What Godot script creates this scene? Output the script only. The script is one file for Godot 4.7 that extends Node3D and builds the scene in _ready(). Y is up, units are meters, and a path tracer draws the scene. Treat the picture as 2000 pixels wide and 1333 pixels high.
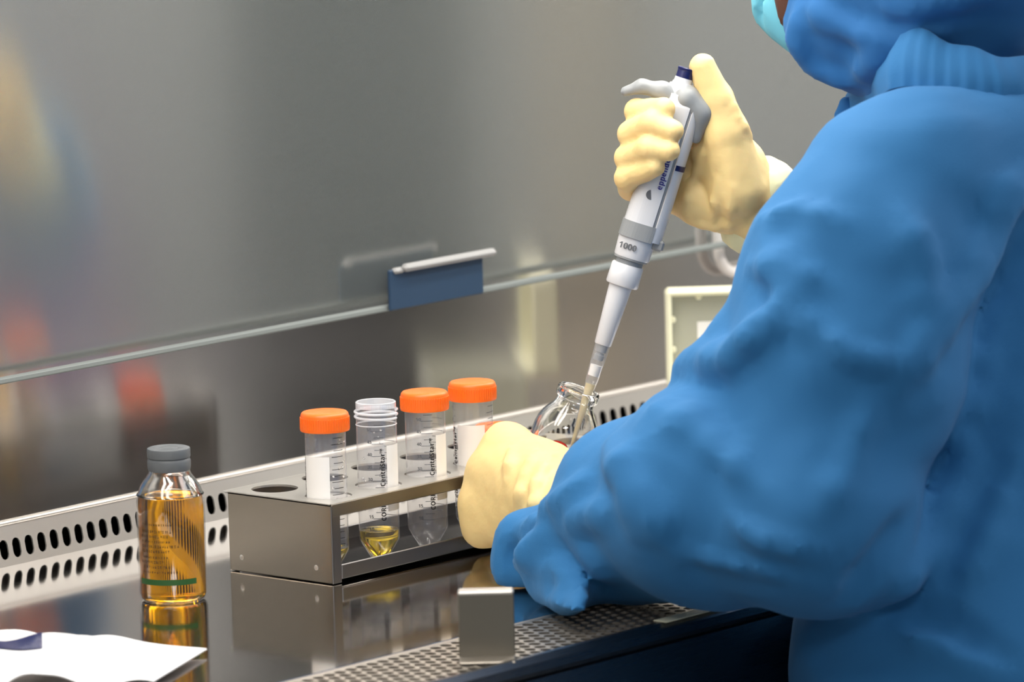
extends Node3D
# A gloved worker pipetting at a stainless steel safety cabinet. Metres, y up, lab floor at y = 0, worktop at y = 0.86.
# x runs along the cabinet's back wall, z from the wall towards the worker.

const WT := 0.86
var M := {}
var taken := {}

func _ready() -> void:
	setup_view()
	make_materials()
	build_room()
	build_cabinet()
	build_rack()
	build_tubes()
	build_bottles()
	build_pipette()
	build_person()
	build_small_things()

# ------------------------------------------------------------------ view and light
func setup_view() -> void:
	var cam := Camera3D.new()
	cam.name = "camera"
	add_child(cam)
	cam.position = Vector3(-3.1234, 1.6758, 3.1381)
	cam.rotation = Vector3(deg_to_rad(-8.635), deg_to_rad(-49.055), deg_to_rad(-1.486))
	cam.rotation_order = EULER_ORDER_YXZ
	cam.fov = rad_to_deg(2.0 * atan(666.5 / 12000.0))
	cam.near = 0.05
	cam.far = 30.0
	cam.current = true
	var lens := CameraAttributesPhysical.new()
	lens.frustum_focal_length = 216.05
	lens.frustum_focus_distance = 4.37
	lens.exposure_aperture = 9.0
	lens.frustum_near = 0.05
	lens.frustum_far = 30.0
	cam.attributes = lens
	var e := Environment.new()
	e.background_mode = Environment.BG_COLOR
	e.background_color = Color(0.02, 0.02, 0.022)
	e.tonemap_mode = Environment.TONE_MAPPER_LINEAR
	e.tonemap_exposure = 1.08
	e.sdfgi_enabled = true
	e.ssao_enabled = true
	e.ssil_enabled = true
	var w := WorldEnvironment.new()
	w.name = "environment"
	w.environment = e
	add_child(w)

func area_light(called: String, at: Vector3, size: Vector2, energy: float, color: Color, towards: Vector3) -> void:
	var l := AreaLight3D.new()
	l.name = called
	add_child(l)
	l.position = at
	var up := Vector3(1, 0, 0) if absf(towards.normalized().y) > 0.9 else Vector3.UP
	l.look_at_from_position(at, at + towards, up)
	l.area_size = size
	l.light_energy = energy
	l.light_color = color
	l.area_normalize_energy = true
	l.shadow_enabled = true
	l.area_range = 12.0
	l.area_attenuation = 2.0

# ------------------------------------------------------------------ materials
func mat(called: String, color: Color, rough := 0.5, metal := 0.0) -> StandardMaterial3D:
	var m := StandardMaterial3D.new()
	m.resource_name = called
	m.albedo_color = color
	m.roughness = rough
	m.metallic = metal
	M[called] = m
	return m

func streak_image(n: int, seed_at: int, along: int, lo: float, hi: float) -> ImageTexture:
	# horizontal brushing: random rows smeared along u, wrapping round
	var rng := RandomNumberGenerator.new()
	rng.seed = seed_at
	var rows := PackedFloat32Array()
	rows.resize(n * n)
	for y in n:
		var base := rng.randf()
		var x := 0
		while x < n:
			var run := rng.randi_range(along / 3, along)
			var v := clampf(base * 0.45 + rng.randf() * 0.55, 0.0, 1.0)
			for k in run:
				if x + k < n:
					rows[y * n + x + k] = v
			x += run
	var im := Image.create_empty(n, n, false, Image.FORMAT_L8)
	for y in n:
		for x in n:
			var s := 0.0
			for k in 5:
				s += rows[y * n + (x + k * 3) % n]
			im.set_pixel(x, y, Color(1, 1, 1) * lerpf(lo, hi, s / 5.0))
	return ImageTexture.create_from_image(im)

func noise_texture(freq: float, seed_at: int, normal: bool, strength := 4.0, octaves := 3) -> NoiseTexture2D:
	var f := FastNoiseLite.new()
	f.seed = seed_at
	f.frequency = freq
	f.fractal_octaves = octaves
	var t := NoiseTexture2D.new()
	t.width = 512
	t.height = 512
	t.seamless = true
	t.noise = f
	t.as_normal_map = normal
	t.bump_strength = strength
	return t

func steel(called: String, color: Color, rough: float, brush: Texture2D, scale: float) -> StandardMaterial3D:
	var m := mat(called, color, rough, 1.0)
	m.roughness_texture = brush
	m.roughness_texture_channel = BaseMaterial3D.TEXTURE_CHANNEL_RED
	m.uv1_triplanar = true
	m.uv1_world_triplanar = true
	m.uv1_scale = Vector3.ONE * scale
	return m

func make_materials() -> void:
	var brush := streak_image(512, 11, 60, 0.88, 1.0)
	steel("wall_steel", Color(0.80, 0.79, 0.78), 0.14, brush, 5.0)
	var ws: StandardMaterial3D = M["wall_steel"]
	ws.anisotropy_enabled = true
	ws.anisotropy = -0.95
	steel("strip_steel", Color(0.78, 0.765, 0.745), 0.38, brush, 9.0)
	(M["strip_steel"] as StandardMaterial3D).metallic = 0.75
	steel("top_steel", Color(0.78, 0.76, 0.745), 0.085, brush, 4.0)
	steel("rack_steel", Color(0.76, 0.725, 0.67), 0.24, brush, 9.0)
	steel("base_steel", Color(0.66, 0.65, 0.65), 0.14, brush, 9.0)
	steel("plate_steel", Color(0.80, 0.785, 0.76), 0.34, brush, 9.0).metallic = 0.7
	steel("lip_steel", Color(0.50, 0.49, 0.49), 0.40, brush, 9.0)
	steel("clip_steel", Color(0.52, 0.50, 0.46), 0.45, brush, 9.0)
	steel("grille_steel", Color(0.68, 0.65, 0.61), 0.45, brush, 9.0)
	steel("fascia_steel", Color(0.42, 0.42, 0.43), 0.30, brush, 6.0)
	mat("room_wall", Color(0.77, 0.765, 0.75), 0.85)
	mat("room_floor", Color(0.60, 0.61, 0.61), 0.5)
	mat("room_ceiling", Color(0.80, 0.80, 0.79), 0.9)
	mat("added_dark_slab", Color(0.05, 0.065, 0.065), 0.7)
	mat("added_cream_board", Color(0.80, 0.74, 0.64), 0.6)
	mat("purple_plastic", Color(0.62, 0.42, 0.66), 0.5)
	mat("brick_plastic", Color(0.62, 0.36, 0.28), 0.5)
	mat("locker", Color(0.55, 0.57, 0.60), 0.5)
	var lamp := mat("lamp_glow", Color(1, 1, 1), 0.6)
	lamp.emission_enabled = true
	lamp.emission = Color(1.0, 0.98, 0.95)
	lamp.emission_energy_multiplier = 2.0
	# glass and plastics
	var pane := mat("pane", Color(0.62, 0.66, 0.66, 0.055), 0.2)
	pane.metallic_specular = 0.2
	pane.transparency = BaseMaterial3D.TRANSPARENCY_ALPHA
	mat("pane_edge", Color(0.46, 0.485, 0.48), 0.7)
	mat("blue_plate", Color(0.06, 0.19, 0.30), 0.6)
	mat("grip", Color(0.58, 0.58, 0.58), 0.45)
	var pp := mat("tube_plastic", Color(0.90, 0.91, 0.96, 0.10), 0.1)
	pp.transparency = BaseMaterial3D.TRANSPARENCY_ALPHA
	var rim := mat("rim_plastic", Color(0.95, 0.96, 0.98, 0.42), 0.15)
	rim.transparency = BaseMaterial3D.TRANSPARENCY_ALPHA
	var cap := mat("orange_cap", Color(0.98, 0.42, 0.07), 0.42)
	cap.subsurf_scatter_enabled = true
	cap.subsurf_scatter_strength = 0.15
	mat("label_white", Color(0.93, 0.92, 0.91), 0.6)
	mat("ink", Color(0.05, 0.05, 0.06), 0.6)
	mat("ink_brown", Color(0.20, 0.13, 0.06), 0.6)
	mat("ink_green", Color(0.10, 0.30, 0.10), 0.5)
	mat("ink_blue", Color(0.14, 0.14, 0.52), 0.5)
	mat("ink_grey", Color(0.35, 0.36, 0.38), 0.5)
	mat("ink_red", Color(0.66, 0.05, 0.08), 0.5)
	var am := mat("amber_liquid", Color(0.985, 0.71, 0.03, 0.0), 0.0)
	am.refraction_enabled = true
	am.refraction_scale = 0.033
	var ye := mat("yellow_liquid", Color(0.99, 0.86, 0.25, 0.0), 0.0)
	ye.refraction_enabled = true
	ye.refraction_scale = 0.033
	var gp := mat("thin_glass", Color(0.95, 0.97, 0.97, 0.02), 0.02)
	gp.transparency = BaseMaterial3D.TRANSPARENCY_ALPHA
	var gl := mat("thick_glass", Color(0.985, 0.985, 0.98, 0.0), 0.0)
	gl.refraction_enabled = true
	gl.refraction_scale = 0.05
	mat("grey_stopper", Color(0.34, 0.355, 0.37), 0.5)
	mat("pipette_white", Color(0.84, 0.84, 0.855), 0.28)
	mat("pipette_grey", Color(0.55, 0.56, 0.57), 0.4)
	mat("navy", Color(0.05, 0.08, 0.30), 0.35)
	var tip := mat("tip_plastic", Color(0.95, 0.95, 0.97, 0.16), 0.08)
	tip.transparency = BaseMaterial3D.TRANSPARENCY_ALPHA
	var tiq := mat("tip_liquid", Color(0.98, 0.90, 0.66, 0.5), 0.1)
	tiq.transparency = BaseMaterial3D.TRANSPARENCY_ALPHA
	var box := mat("box_plastic", Color(0.80, 0.80, 0.72, 0.45), 0.2)
	box.transparency = BaseMaterial3D.TRANSPARENCY_ALPHA
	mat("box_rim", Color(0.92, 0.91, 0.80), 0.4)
	mat("pouch", Color(0.95, 0.95, 0.96), 0.45)
	mat("hook_white", Color(0.86, 0.84, 0.83), 0.4)
	mat("black", Color(0.02, 0.02, 0.02), 0.6)
	# cloth, gloves, skin
	var g := mat("gown", Color(0.125, 0.41, 0.63), 0.85)
	g.rim_enabled = true
	g.rim = 0.25
	g.rim_tint = 0.5
	g.normal_enabled = true
	g.normal_texture = noise_texture(0.12, 3, true, 3.0)
	g.normal_scale = 0.25
	g.uv1_triplanar = true
	g.uv1_scale = Vector3.ONE * 14.0
	var h := mat("hood", Color(0.09, 0.365, 0.60), 0.85)
	h.rim_enabled = true
	h.rim = 0.3
	h.rim_tint = 0.5
	var glove := mat("latex", Color(0.90, 0.79, 0.55), 0.5)
	glove.subsurf_scatter_enabled = true
	glove.subsurf_scatter_strength = 0.12
	glove.normal_enabled = true
	glove.normal_texture = noise_texture(0.03, 8, true, 3.0)
	glove.normal_scale = 0.22
	glove.uv1_triplanar = true
	glove.uv1_scale = Vector3.ONE * 9.0
	mat("latex_cuff", Color(0.88, 0.87, 0.70), 0.55)
	mat("mask_cloth", Color(0.40, 0.70, 0.78), 0.8)
	mat("skin", Color(0.30, 0.17, 0.11), 0.6)
	mat("eye_white", Color(0.85, 0.83, 0.80), 0.2)

# ------------------------------------------------------------------ nodes
func numbered(called: String) -> String:
	if not taken.has(called):
		taken[called] = 0
		return called
	taken[called] += 1
	return "%s_%03d" % [called, taken[called]]

func thing(called: String, label: String, category: String, at := Vector3.ZERO, group := "") -> Node3D:
	var o := Node3D.new()
	o.name = numbered(called)
	add_child(o)
	o.position = at
	o.set_meta("label", label)
	o.set_meta("category", category)
	if group:
		o.set_meta("group", group)
	return o

func part(called: String, mesh: Mesh, m: String, parent: Node, label := "") -> MeshInstance3D:
	var o := MeshInstance3D.new()
	o.name = called
	o.mesh = mesh
	o.material_override = null
	for i in mesh.get_surface_count():
		o.set_surface_override_material(i, M[m])
	o.cast_shadow = GeometryInstance3D.SHADOW_CASTING_SETTING_ON
	parent.add_child(o, true)
	if label:
		o.set_meta("label", label)
	return o

func structure(called: String, mesh: Mesh, m: String, at := Vector3.ZERO) -> MeshInstance3D:
	var o := part(called, mesh, m, self)
	o.position = at
	o.set_meta("kind", "structure")
	return o

# ------------------------------------------------------------------ mesh helpers
func begin() -> SurfaceTool:
	var st := SurfaceTool.new()
	st.begin(Mesh.PRIMITIVE_TRIANGLES)
	return st

func tri(st: SurfaceTool, a: Vector3, b: Vector3, c: Vector3) -> void:
	# counter-clockwise as seen from outside is written clockwise, as Godot wants it
	var n := (b - a).cross(c - a).normalized()
	for v in [a, c, b]:
		st.set_normal(n)
		st.add_vertex(v)

func quad(st: SurfaceTool, a: Vector3, b: Vector3, c: Vector3, d: Vector3) -> void:
	tri(st, a, b, c)
	tri(st, a, c, d)

func quad_n(st: SurfaceTool, p: Array, n: Array) -> void:
	for i in [0, 2, 1, 0, 3, 2]:
		st.set_normal(n[i])
		st.add_vertex(p[i])

func add_box(st: SurfaceTool, lo: Vector3, hi: Vector3, c := 0.0, t := Transform3D()) -> void:
	# box with chamfered edges
	var ctr := (lo + hi) / 2.0
	var h := (hi - lo) / 2.0
	c = minf(c, minf(h.x, minf(h.y, h.z)) * 0.9)
	var pt := func(s: Vector3, axis: int) -> Vector3:
		var q := Vector3(s.x * (h.x - c), s.y * (h.y - c), s.z * (h.z - c))
		q[axis] = s[axis] * h[axis]
		return t * (ctr + q)
	for axis in 3:
		var u := (axis + 1) % 3
		var v := (axis + 2) % 3
		for s in [-1.0, 1.0]:
			var q := []
			for k in [[-1, -1], [1, -1], [1, 1], [-1, 1]]:
				var d := Vector3.ZERO
				d[axis] = s
				d[u] = k[0]
				d[v] = k[1]
				q.append(pt.call(d, axis))
			if s > 0:
				quad(st, q[0], q[1], q[2], q[3])
			else:
				quad(st, q[3], q[2], q[1], q[0])
		if c > 0.0:
			for su in [-1.0, 1.0]:
				for sv in [-1.0, 1.0]:
					var a := Vector3.ZERO
					a[axis] = -1
					a[u] = su
					a[v] = sv
					var b := a
					b[axis] = 1
					var q2 := [pt.call(a, u), pt.call(b, u), pt.call(b, v), pt.call(a, v)]
					if su * sv > 0:
						q2.reverse()
					quad(st, q2[3], q2[2], q2[1], q2[0])
	if c > 0.0:
		for sx in [-1.0, 1.0]:
			for sy in [-1.0, 1.0]:
				for sz in [-1.0, 1.0]:
					var d := Vector3(sx, sy, sz)
					var q := [pt.call(d, 0), pt.call(d, 1), pt.call(d, 2)]
					if sx * sy * sz > 0:
						tri(st, q[0], q[1], q[2])
					else:
						tri(st, q[0], q[2], q[1])

func box_mesh(lo: Vector3, hi: Vector3, c := 0.0) -> Mesh:
	var st := begin()
	add_box(st, lo, hi, c)
	return st.commit()

func sheet_mesh(lo: Vector3, hi: Vector3) -> Mesh:
	# a flat panel whose u runs along x and v along y, so that brushed steel knows its grain
	var st := begin()
	var q := [Vector3(lo.x, lo.y, hi.z), Vector3(hi.x, lo.y, hi.z), Vector3(hi.x, hi.y, hi.z), Vector3(lo.x, hi.y, hi.z)]
	for side in 2:
		for i in ([0, 2, 1, 0, 3, 2] if side == 0 else [0, 1, 2, 0, 2, 3]):
			var p: Vector3 = q[i]
			st.set_normal(Vector3.BACK if side == 0 else Vector3.FORWARD)
			st.set_uv(Vector2(p.x, p.y))
			st.add_vertex(Vector3(p.x, p.y, hi.z if side == 0 else lo.z))
	for i in 4:
		var a: Vector3 = q[i]
		var b: Vector3 = q[(i + 1) % 4]
		var n := (b - a).cross(Vector3.BACK).normalized()
		var back := Vector3(0, 0, lo.z - hi.z)
		for v in [a, b, b + back, a, b + back, a + back]:
			st.set_normal(n)
			st.set_uv(Vector2(v.x, v.y))
			st.add_vertex(v)
	return st.commit()

func add_lathe(st: SurfaceTool, prof: Array, segs: int, t := Transform3D(), from := 0.0, to := TAU, crease := 0.7) -> void:
	# prof: Vector2(radius, height), walked so that the outside lies to the right when going up
	var n := prof.size()
	var seg_n := []
	for i in n - 1:
		var d: Vector2 = prof[i + 1] - prof[i]
		seg_n.append(Vector2(d.y, -d.x).normalized())
	for i in n - 1:
		var na: Vector2 = seg_n[i]
		var nb: Vector2 = seg_n[i]
		if i > 0 and (seg_n[i - 1] as Vector2).dot(seg_n[i]) > crease:
			na = (seg_n[i - 1] + seg_n[i]).normalized()
		if i < n - 2 and (seg_n[i + 1] as Vector2).dot(seg_n[i]) > crease:
			nb = (seg_n[i + 1] + seg_n[i]).normalized()
		var pa: Vector2 = prof[i]
		var pb: Vector2 = prof[i + 1]
		for k in segs:
			var u0 := lerpf(from, to, float(k) / segs)
			var u1 := lerpf(from, to, float(k + 1) / segs)
			var d0 := Vector3(sin(u0), 0, cos(u0))
			var d1 := Vector3(sin(u1), 0, cos(u1))
			var p := [d0 * pa.x + Vector3.UP * pa.y, d1 * pa.x + Vector3.UP * pa.y, d1 * pb.x + Vector3.UP * pb.y, d0 * pb.x + Vector3.UP * pb.y]
			var nn := [d0 * na.x + Vector3.UP * na.y, d1 * na.x + Vector3.UP * na.y, d1 * nb.x + Vector3.UP * nb.y, d0 * nb.x + Vector3.UP * nb.y]
			for j in 4:
				p[j] = t * p[j]
				nn[j] = (t.basis * nn[j]).normalized()
			if pa.x > 1e-7:
				for j in [0, 2, 1]:
					st.set_normal(nn[j])
					st.add_vertex(p[j])
			if pb.x > 1e-7:
				for j in [0, 3, 2]:
					st.set_normal(nn[j])
					st.add_vertex(p[j])

func lathe(prof: Array, segs := 40, t := Transform3D(), from := 0.0, to := TAU) -> Mesh:
	var st := begin()
	add_lathe(st, prof, segs, t, from, to)
	return st.commit()

func smooth_path(pts: Array, steps: int) -> Array:
	var out := []
	for i in pts.size() - 1:
		var a: Vector3 = pts[maxi(i - 1, 0)]
		var b: Vector3 = pts[i]
		var c: Vector3 = pts[i + 1]
		var d: Vector3 = pts[mini(i + 2, pts.size() - 1)]
		for k in steps:
			out.append(b.cubic_interpolate(c, a, d, float(k) / steps))
	out.append(pts[-1])
	return out

func add_tube(st: SurfaceTool, path: Array, radius: float, segs := 10) -> void:
	# a round rod along a path, with closed ends
	var rings := []
	var side := Vector3.ZERO
	for i in path.size():
		var d: Vector3 = (path[mini(i + 1, path.size() - 1)] - path[maxi(i - 1, 0)]).normalized()
		if side == Vector3.ZERO:
			side = d.cross(Vector3.UP if absf(d.y) < 0.9 else Vector3.RIGHT).normalized()
		side = (side - d * side.dot(d)).normalized()
		var up := d.cross(side)
		var ring := []
		for k in segs:
			var a := TAU * k / segs
			ring.append([path[i], side * cos(a) + up * sin(a)])
		rings.append(ring)
	for i in path.size() - 1:
		for k in segs:
			var j := (k + 1) % segs
			var a: Array = rings[i][k]
			var b: Array = rings[i][j]
			var c: Array = rings[i + 1][j]
			var d: Array = rings[i + 1][k]
			quad_n(st, [a[0] + a[1] * radius, b[0] + b[1] * radius, c[0] + c[1] * radius, d[0] + d[1] * radius], [a[1], b[1], c[1], d[1]])
	for k in segs:
		var j := (k + 1) % segs
		var a: Array = rings[0][k]
		var b: Array = rings[0][j]
		tri(st, a[0], b[0] + b[1] * radius, a[0] + a[1] * radius)
		a = rings[-1][k]
		b = rings[-1][j]
		tri(st, a[0], a[0] + a[1] * radius, b[0] + b[1] * radius)

func add_holed_cell(st: SurfaceTool, ctr: Vector3, ux: Vector3, uy: Vector3, half: Vector2, hole: Callable, thick: float, segs: int) -> void:
	# one rectangular cell of a sheet with a hole in it; ux x uy points to the front of the sheet
	var n := ux.cross(uy).normalized()
	var back := -n * thick
	var ca := atan2(half.y, half.x)
	var angles := []
	for q in 4:
		var a0: float = [-ca, ca, PI - ca, PI + ca][q]
		var a1: float = [ca, PI - ca, PI + ca, TAU - ca][q]
		for k in segs / 4:
			angles.append(lerpf(a0, a1, float(k) / (segs / 4)))
	for k in angles.size():
		var e := []
		for a in [angles[k], angles[(k + 1) % angles.size()]]:
			var d := Vector2(cos(a), sin(a))
			var f := minf(half.x / maxf(absf(d.x), 1e-9), half.y / maxf(absf(d.y), 1e-9))
			var o: Vector2 = d * f
			var i: Vector2 = hole.call(d)
			e.append([ctr + ux * o.x + uy * o.y, ctr + ux * i.x + uy * i.y])
		quad(st, e[0][1], e[0][0], e[1][0], e[1][1])
		quad(st, e[0][1] + back, e[1][1] + back, e[1][0] + back, e[0][0] + back)
		quad(st, e[0][1], e[1][1], e[1][1] + back, e[0][1] + back)

func text_mesh(s: String, height: float, depth := 0.0002) -> TextMesh:
	var f := SystemFont.new()
	f.font_names = PackedStringArray(["Droid Sans"])
	f.font_weight = 700
	var t := TextMesh.new()
	t.font = f
	t.text = s
	t.font_size = 32
	t.pixel_size = height / 32.0
	t.depth = depth
	return t

# ---- distance fields meshed as surface nets
# bones: [a, b, ra, rb] joined with a smooth minimum of width k; carve: the same, cut away with width kc
func net(bones: Array, k: float, cell: float, carve := [], kc := 0.012, wave := [], grow := 0.0, ridges := [], table := -9.0, table_z := 0.0, kr := 0.011) -> ArrayMesh:
	var nb := bones.size()
	var lo := Vector3.ONE * 1e9
	var hi := -lo
	var A := PackedVector3Array()
	var BA := PackedVector3Array()
	var RA := PackedFloat32Array()
	var DR := PackedFloat32Array()
	var IV := PackedFloat32Array()
	for b in bones + ridges + carve:
		var ab: Vector3 = b[1] - b[0]
		A.append(b[0])
		BA.append(ab)
		RA.append(b[2] + grow)
		DR.append(b[3] - b[2])
		IV.append(1.0 / maxf(ab.length_squared(), 1e-12))
	for b in bones:
		var rr: float = maxf(b[2], b[3]) + grow + 0.02
		for e in 2:
			lo = lo.min(b[e] - Vector3.ONE * rr)
			hi = hi.max(b[e] + Vector3.ONE * rr)
	var nr := ridges.size()
	var amp := 0.0
	for w in wave:
		amp += w[1]
	var S := 6
	var dims := Vector3i(((hi - lo) / (cell * S)).ceil()) + Vector3i.ONE
	var NX := dims.x * S + 2
	var NY := dims.y * S + 2
	var half := cell * S * 0.8661
	var verts := PackedVector3Array()
	var ids := {}
	var faces := []
	var vals := PackedFloat32Array()
	vals.resize((S + 1) * (S + 1) * (S + 1))
	var s1 := S + 1
	for bz in dims.z:
		for by in dims.y:
			for bx in dims.x:
				var org := lo + Vector3(bx, by, bz) * (cell * S)
				var ctr := org + Vector3.ONE * (cell * S * 0.5)
				var ds := PackedFloat32Array()
				ds.resize(A.size())
				var dm := 1e9
				for i in A.size():
					var pa := ctr - A[i]
					var t := clampf(pa.dot(BA[i]) * IV[i], 0.0, 1.0)
					var d := (pa - BA[i] * t).length() - RA[i] - DR[i] * t
					ds[i] = d
					if i < nb:
						dm = minf(dm, d)
				if dm > half + amp + k * 0.5 + 0.01 or dm < -half - amp - 0.03:
					continue
				var act := PackedInt32Array()
				for i in nb:
					if ds[i] < dm + 2.0 * half + k:
						act.append(i)
				var rid := PackedInt32Array()
				for i in nr:
					if ds[nb + i] < half + 0.03:
						rid.append(nb + i)
				var cut := PackedInt32Array()
				for i in range(nb + nr, A.size()):
					if ds[i] < half + kc + 0.01:
						cut.append(i)
				var neg := false
				var pos := false
				var q := 0
				for z in s1:
					for y in s1:
						for x in s1:
							var p := org + Vector3(x, y, z) * cell
							var d := 1e9
							for i in act:
								var pa := p - A[i]
								var t := clampf(pa.dot(BA[i]) * IV[i], 0.0, 1.0)
								var e := (pa - BA[i] * t).length() - RA[i] - DR[i] * t
								var h := k - absf(d - e)
								d = minf(d, e)
								if h > 0.0:
									d -= h * h / (4.0 * k)
							for i in rid:
								var pa := p - A[i]
								var t := clampf(pa.dot(BA[i]) * IV[i], 0.0, 1.0)
								var e := (pa - BA[i] * t).length() - RA[i] - DR[i] * t
								var h := kr - absf(d - e)
								d = minf(d, e)
								if h > 0.0:
									d -= h * h / (4.0 * kr)
							for w in wave:
								d += w[0].get_noise_3dv(w[2] * p) * w[1]
							for i in cut:
								var pa := p - A[i]
								var t := clampf(pa.dot(BA[i]) * IV[i], 0.0, 1.0)
								var e := RA[i] + DR[i] * t - (pa - BA[i] * t).length()
								var h := kc - absf(d - e)
								d = maxf(d, e)
								if h > 0.0:
									d += h * h / (4.0 * kc)
							if p.y < table:
								# cloth lies on the table instead of sinking into it
								d = maxf(d, minf(table - p.y, table_z - p.z))
							vals[q] = d
							q += 1
							if d < 0.0:
								neg = true
							else:
								pos = true
				if not (neg and pos):
					continue
				for z in s1:
					for y in s1:
						for x in s1:
							var c0 := x + y * s1 + z * s1 * s1
							var v0 := vals[c0]
							var gx := bx * S + x
							var gy := by * S + y
							var gz := bz * S + z
							if x < S and y < S and z < S:
								var sum := Vector3.ZERO
								var cnt := 0
								for ed in EDGES:
									var va := vals[c0 + ed[0].x + ed[0].y * s1 + ed[0].z * s1 * s1]
									var vb := vals[c0 + ed[1].x + ed[1].y * s1 + ed[1].z * s1 * s1]
									if (va < 0.0) != (vb < 0.0):
										sum += Vector3(ed[0]).lerp(Vector3(ed[1]), va / (va - vb))
										cnt += 1
								if cnt:
									ids[gx + NX * (gy + NY * gz)] = verts.size()
									verts.append(org + (Vector3(x, y, z) + sum / cnt) * cell)
							# edges owned by this corner
							if x < S and y < S and z < S:
								if (v0 < 0.0) != (vals[c0 + 1] < 0.0):
									faces.append([gx, gy, gz, 0, v0 < 0.0])
								if (v0 < 0.0) != (vals[c0 + s1] < 0.0):
									faces.append([gx, gy, gz, 1, v0 < 0.0])
								if (v0 < 0.0) != (vals[c0 + s1 * s1] < 0.0):
									faces.append([gx, gy, gz, 2, v0 < 0.0])
	var index := PackedInt32Array()
	var norms := PackedVector3Array()
	norms.resize(verts.size())
	for f in faces:
		var o := [Vector3i(0, 0, 0), Vector3i(0, -1, 0), Vector3i(0, -1, -1), Vector3i(0, 0, -1)]
		if f[3] == 1:
			o = [Vector3i(0, 0, 0), Vector3i(0, 0, -1), Vector3i(-1, 0, -1), Vector3i(-1, 0, 0)]
		elif f[3] == 2:
			o = [Vector3i(0, 0, 0), Vector3i(-1, 0, 0), Vector3i(-1, -1, 0), Vector3i(0, -1, 0)]
		var c := []
		for w in o:
			c.append(ids.get(f[0] + w.x + NX * (f[1] + w.y + NY * (f[2] + w.z)), -1))
		if c.has(-1):
			continue
		if not f[4]:
			c.reverse()
		for tr in [[0, 1, 2], [0, 2, 3]]:
			var a: int = c[tr[0]]
			var b: int = c[tr[1]]
			var d: int = c[tr[2]]
			var nn := (verts[b] - verts[a]).cross(verts[d] - verts[a])
			norms[a] += nn
			norms[b] += nn
			norms[d] += nn
			index.append_array(PackedInt32Array([a, d, b]))
	for i in norms.size():
		norms[i] = norms[i].normalized()
	var arr := []
	arr.resize(Mesh.ARRAY_MAX)
	arr[Mesh.ARRAY_VERTEX] = verts
	arr[Mesh.ARRAY_NORMAL] = norms
	arr[Mesh.ARRAY_INDEX] = index
	var m := ArrayMesh.new()
	m.add_surface_from_arrays(Mesh.PRIMITIVE_TRIANGLES, arr)
	return m

const EDGES := [
	[Vector3i(0, 0, 0), Vector3i(1, 0, 0)], [Vector3i(0, 1, 0), Vector3i(1, 1, 0)], [Vector3i(0, 0, 1), Vector3i(1, 0, 1)], [Vector3i(0, 1, 1), Vector3i(1, 1, 1)],
	[Vector3i(0, 0, 0), Vector3i(0, 1, 0)], [Vector3i(1, 0, 0), Vector3i(1, 1, 0)], [Vector3i(0, 0, 1), Vector3i(0, 1, 1)], [Vector3i(1, 0, 1), Vector3i(1, 1, 1)],
	[Vector3i(0, 0, 0), Vector3i(0, 0, 1)], [Vector3i(1, 0, 0), Vector3i(1, 0, 1)], [Vector3i(0, 1, 0), Vector3i(0, 1, 1)], [Vector3i(1, 1, 0), Vector3i(1, 1, 1)]]

func fold_noise(seed_at: int, freq: float) -> FastNoiseLite:
	var f := FastNoiseLite.new()
	f.seed = seed_at
	f.frequency = freq
	f.fractal_octaves = 2
	return f

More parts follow.
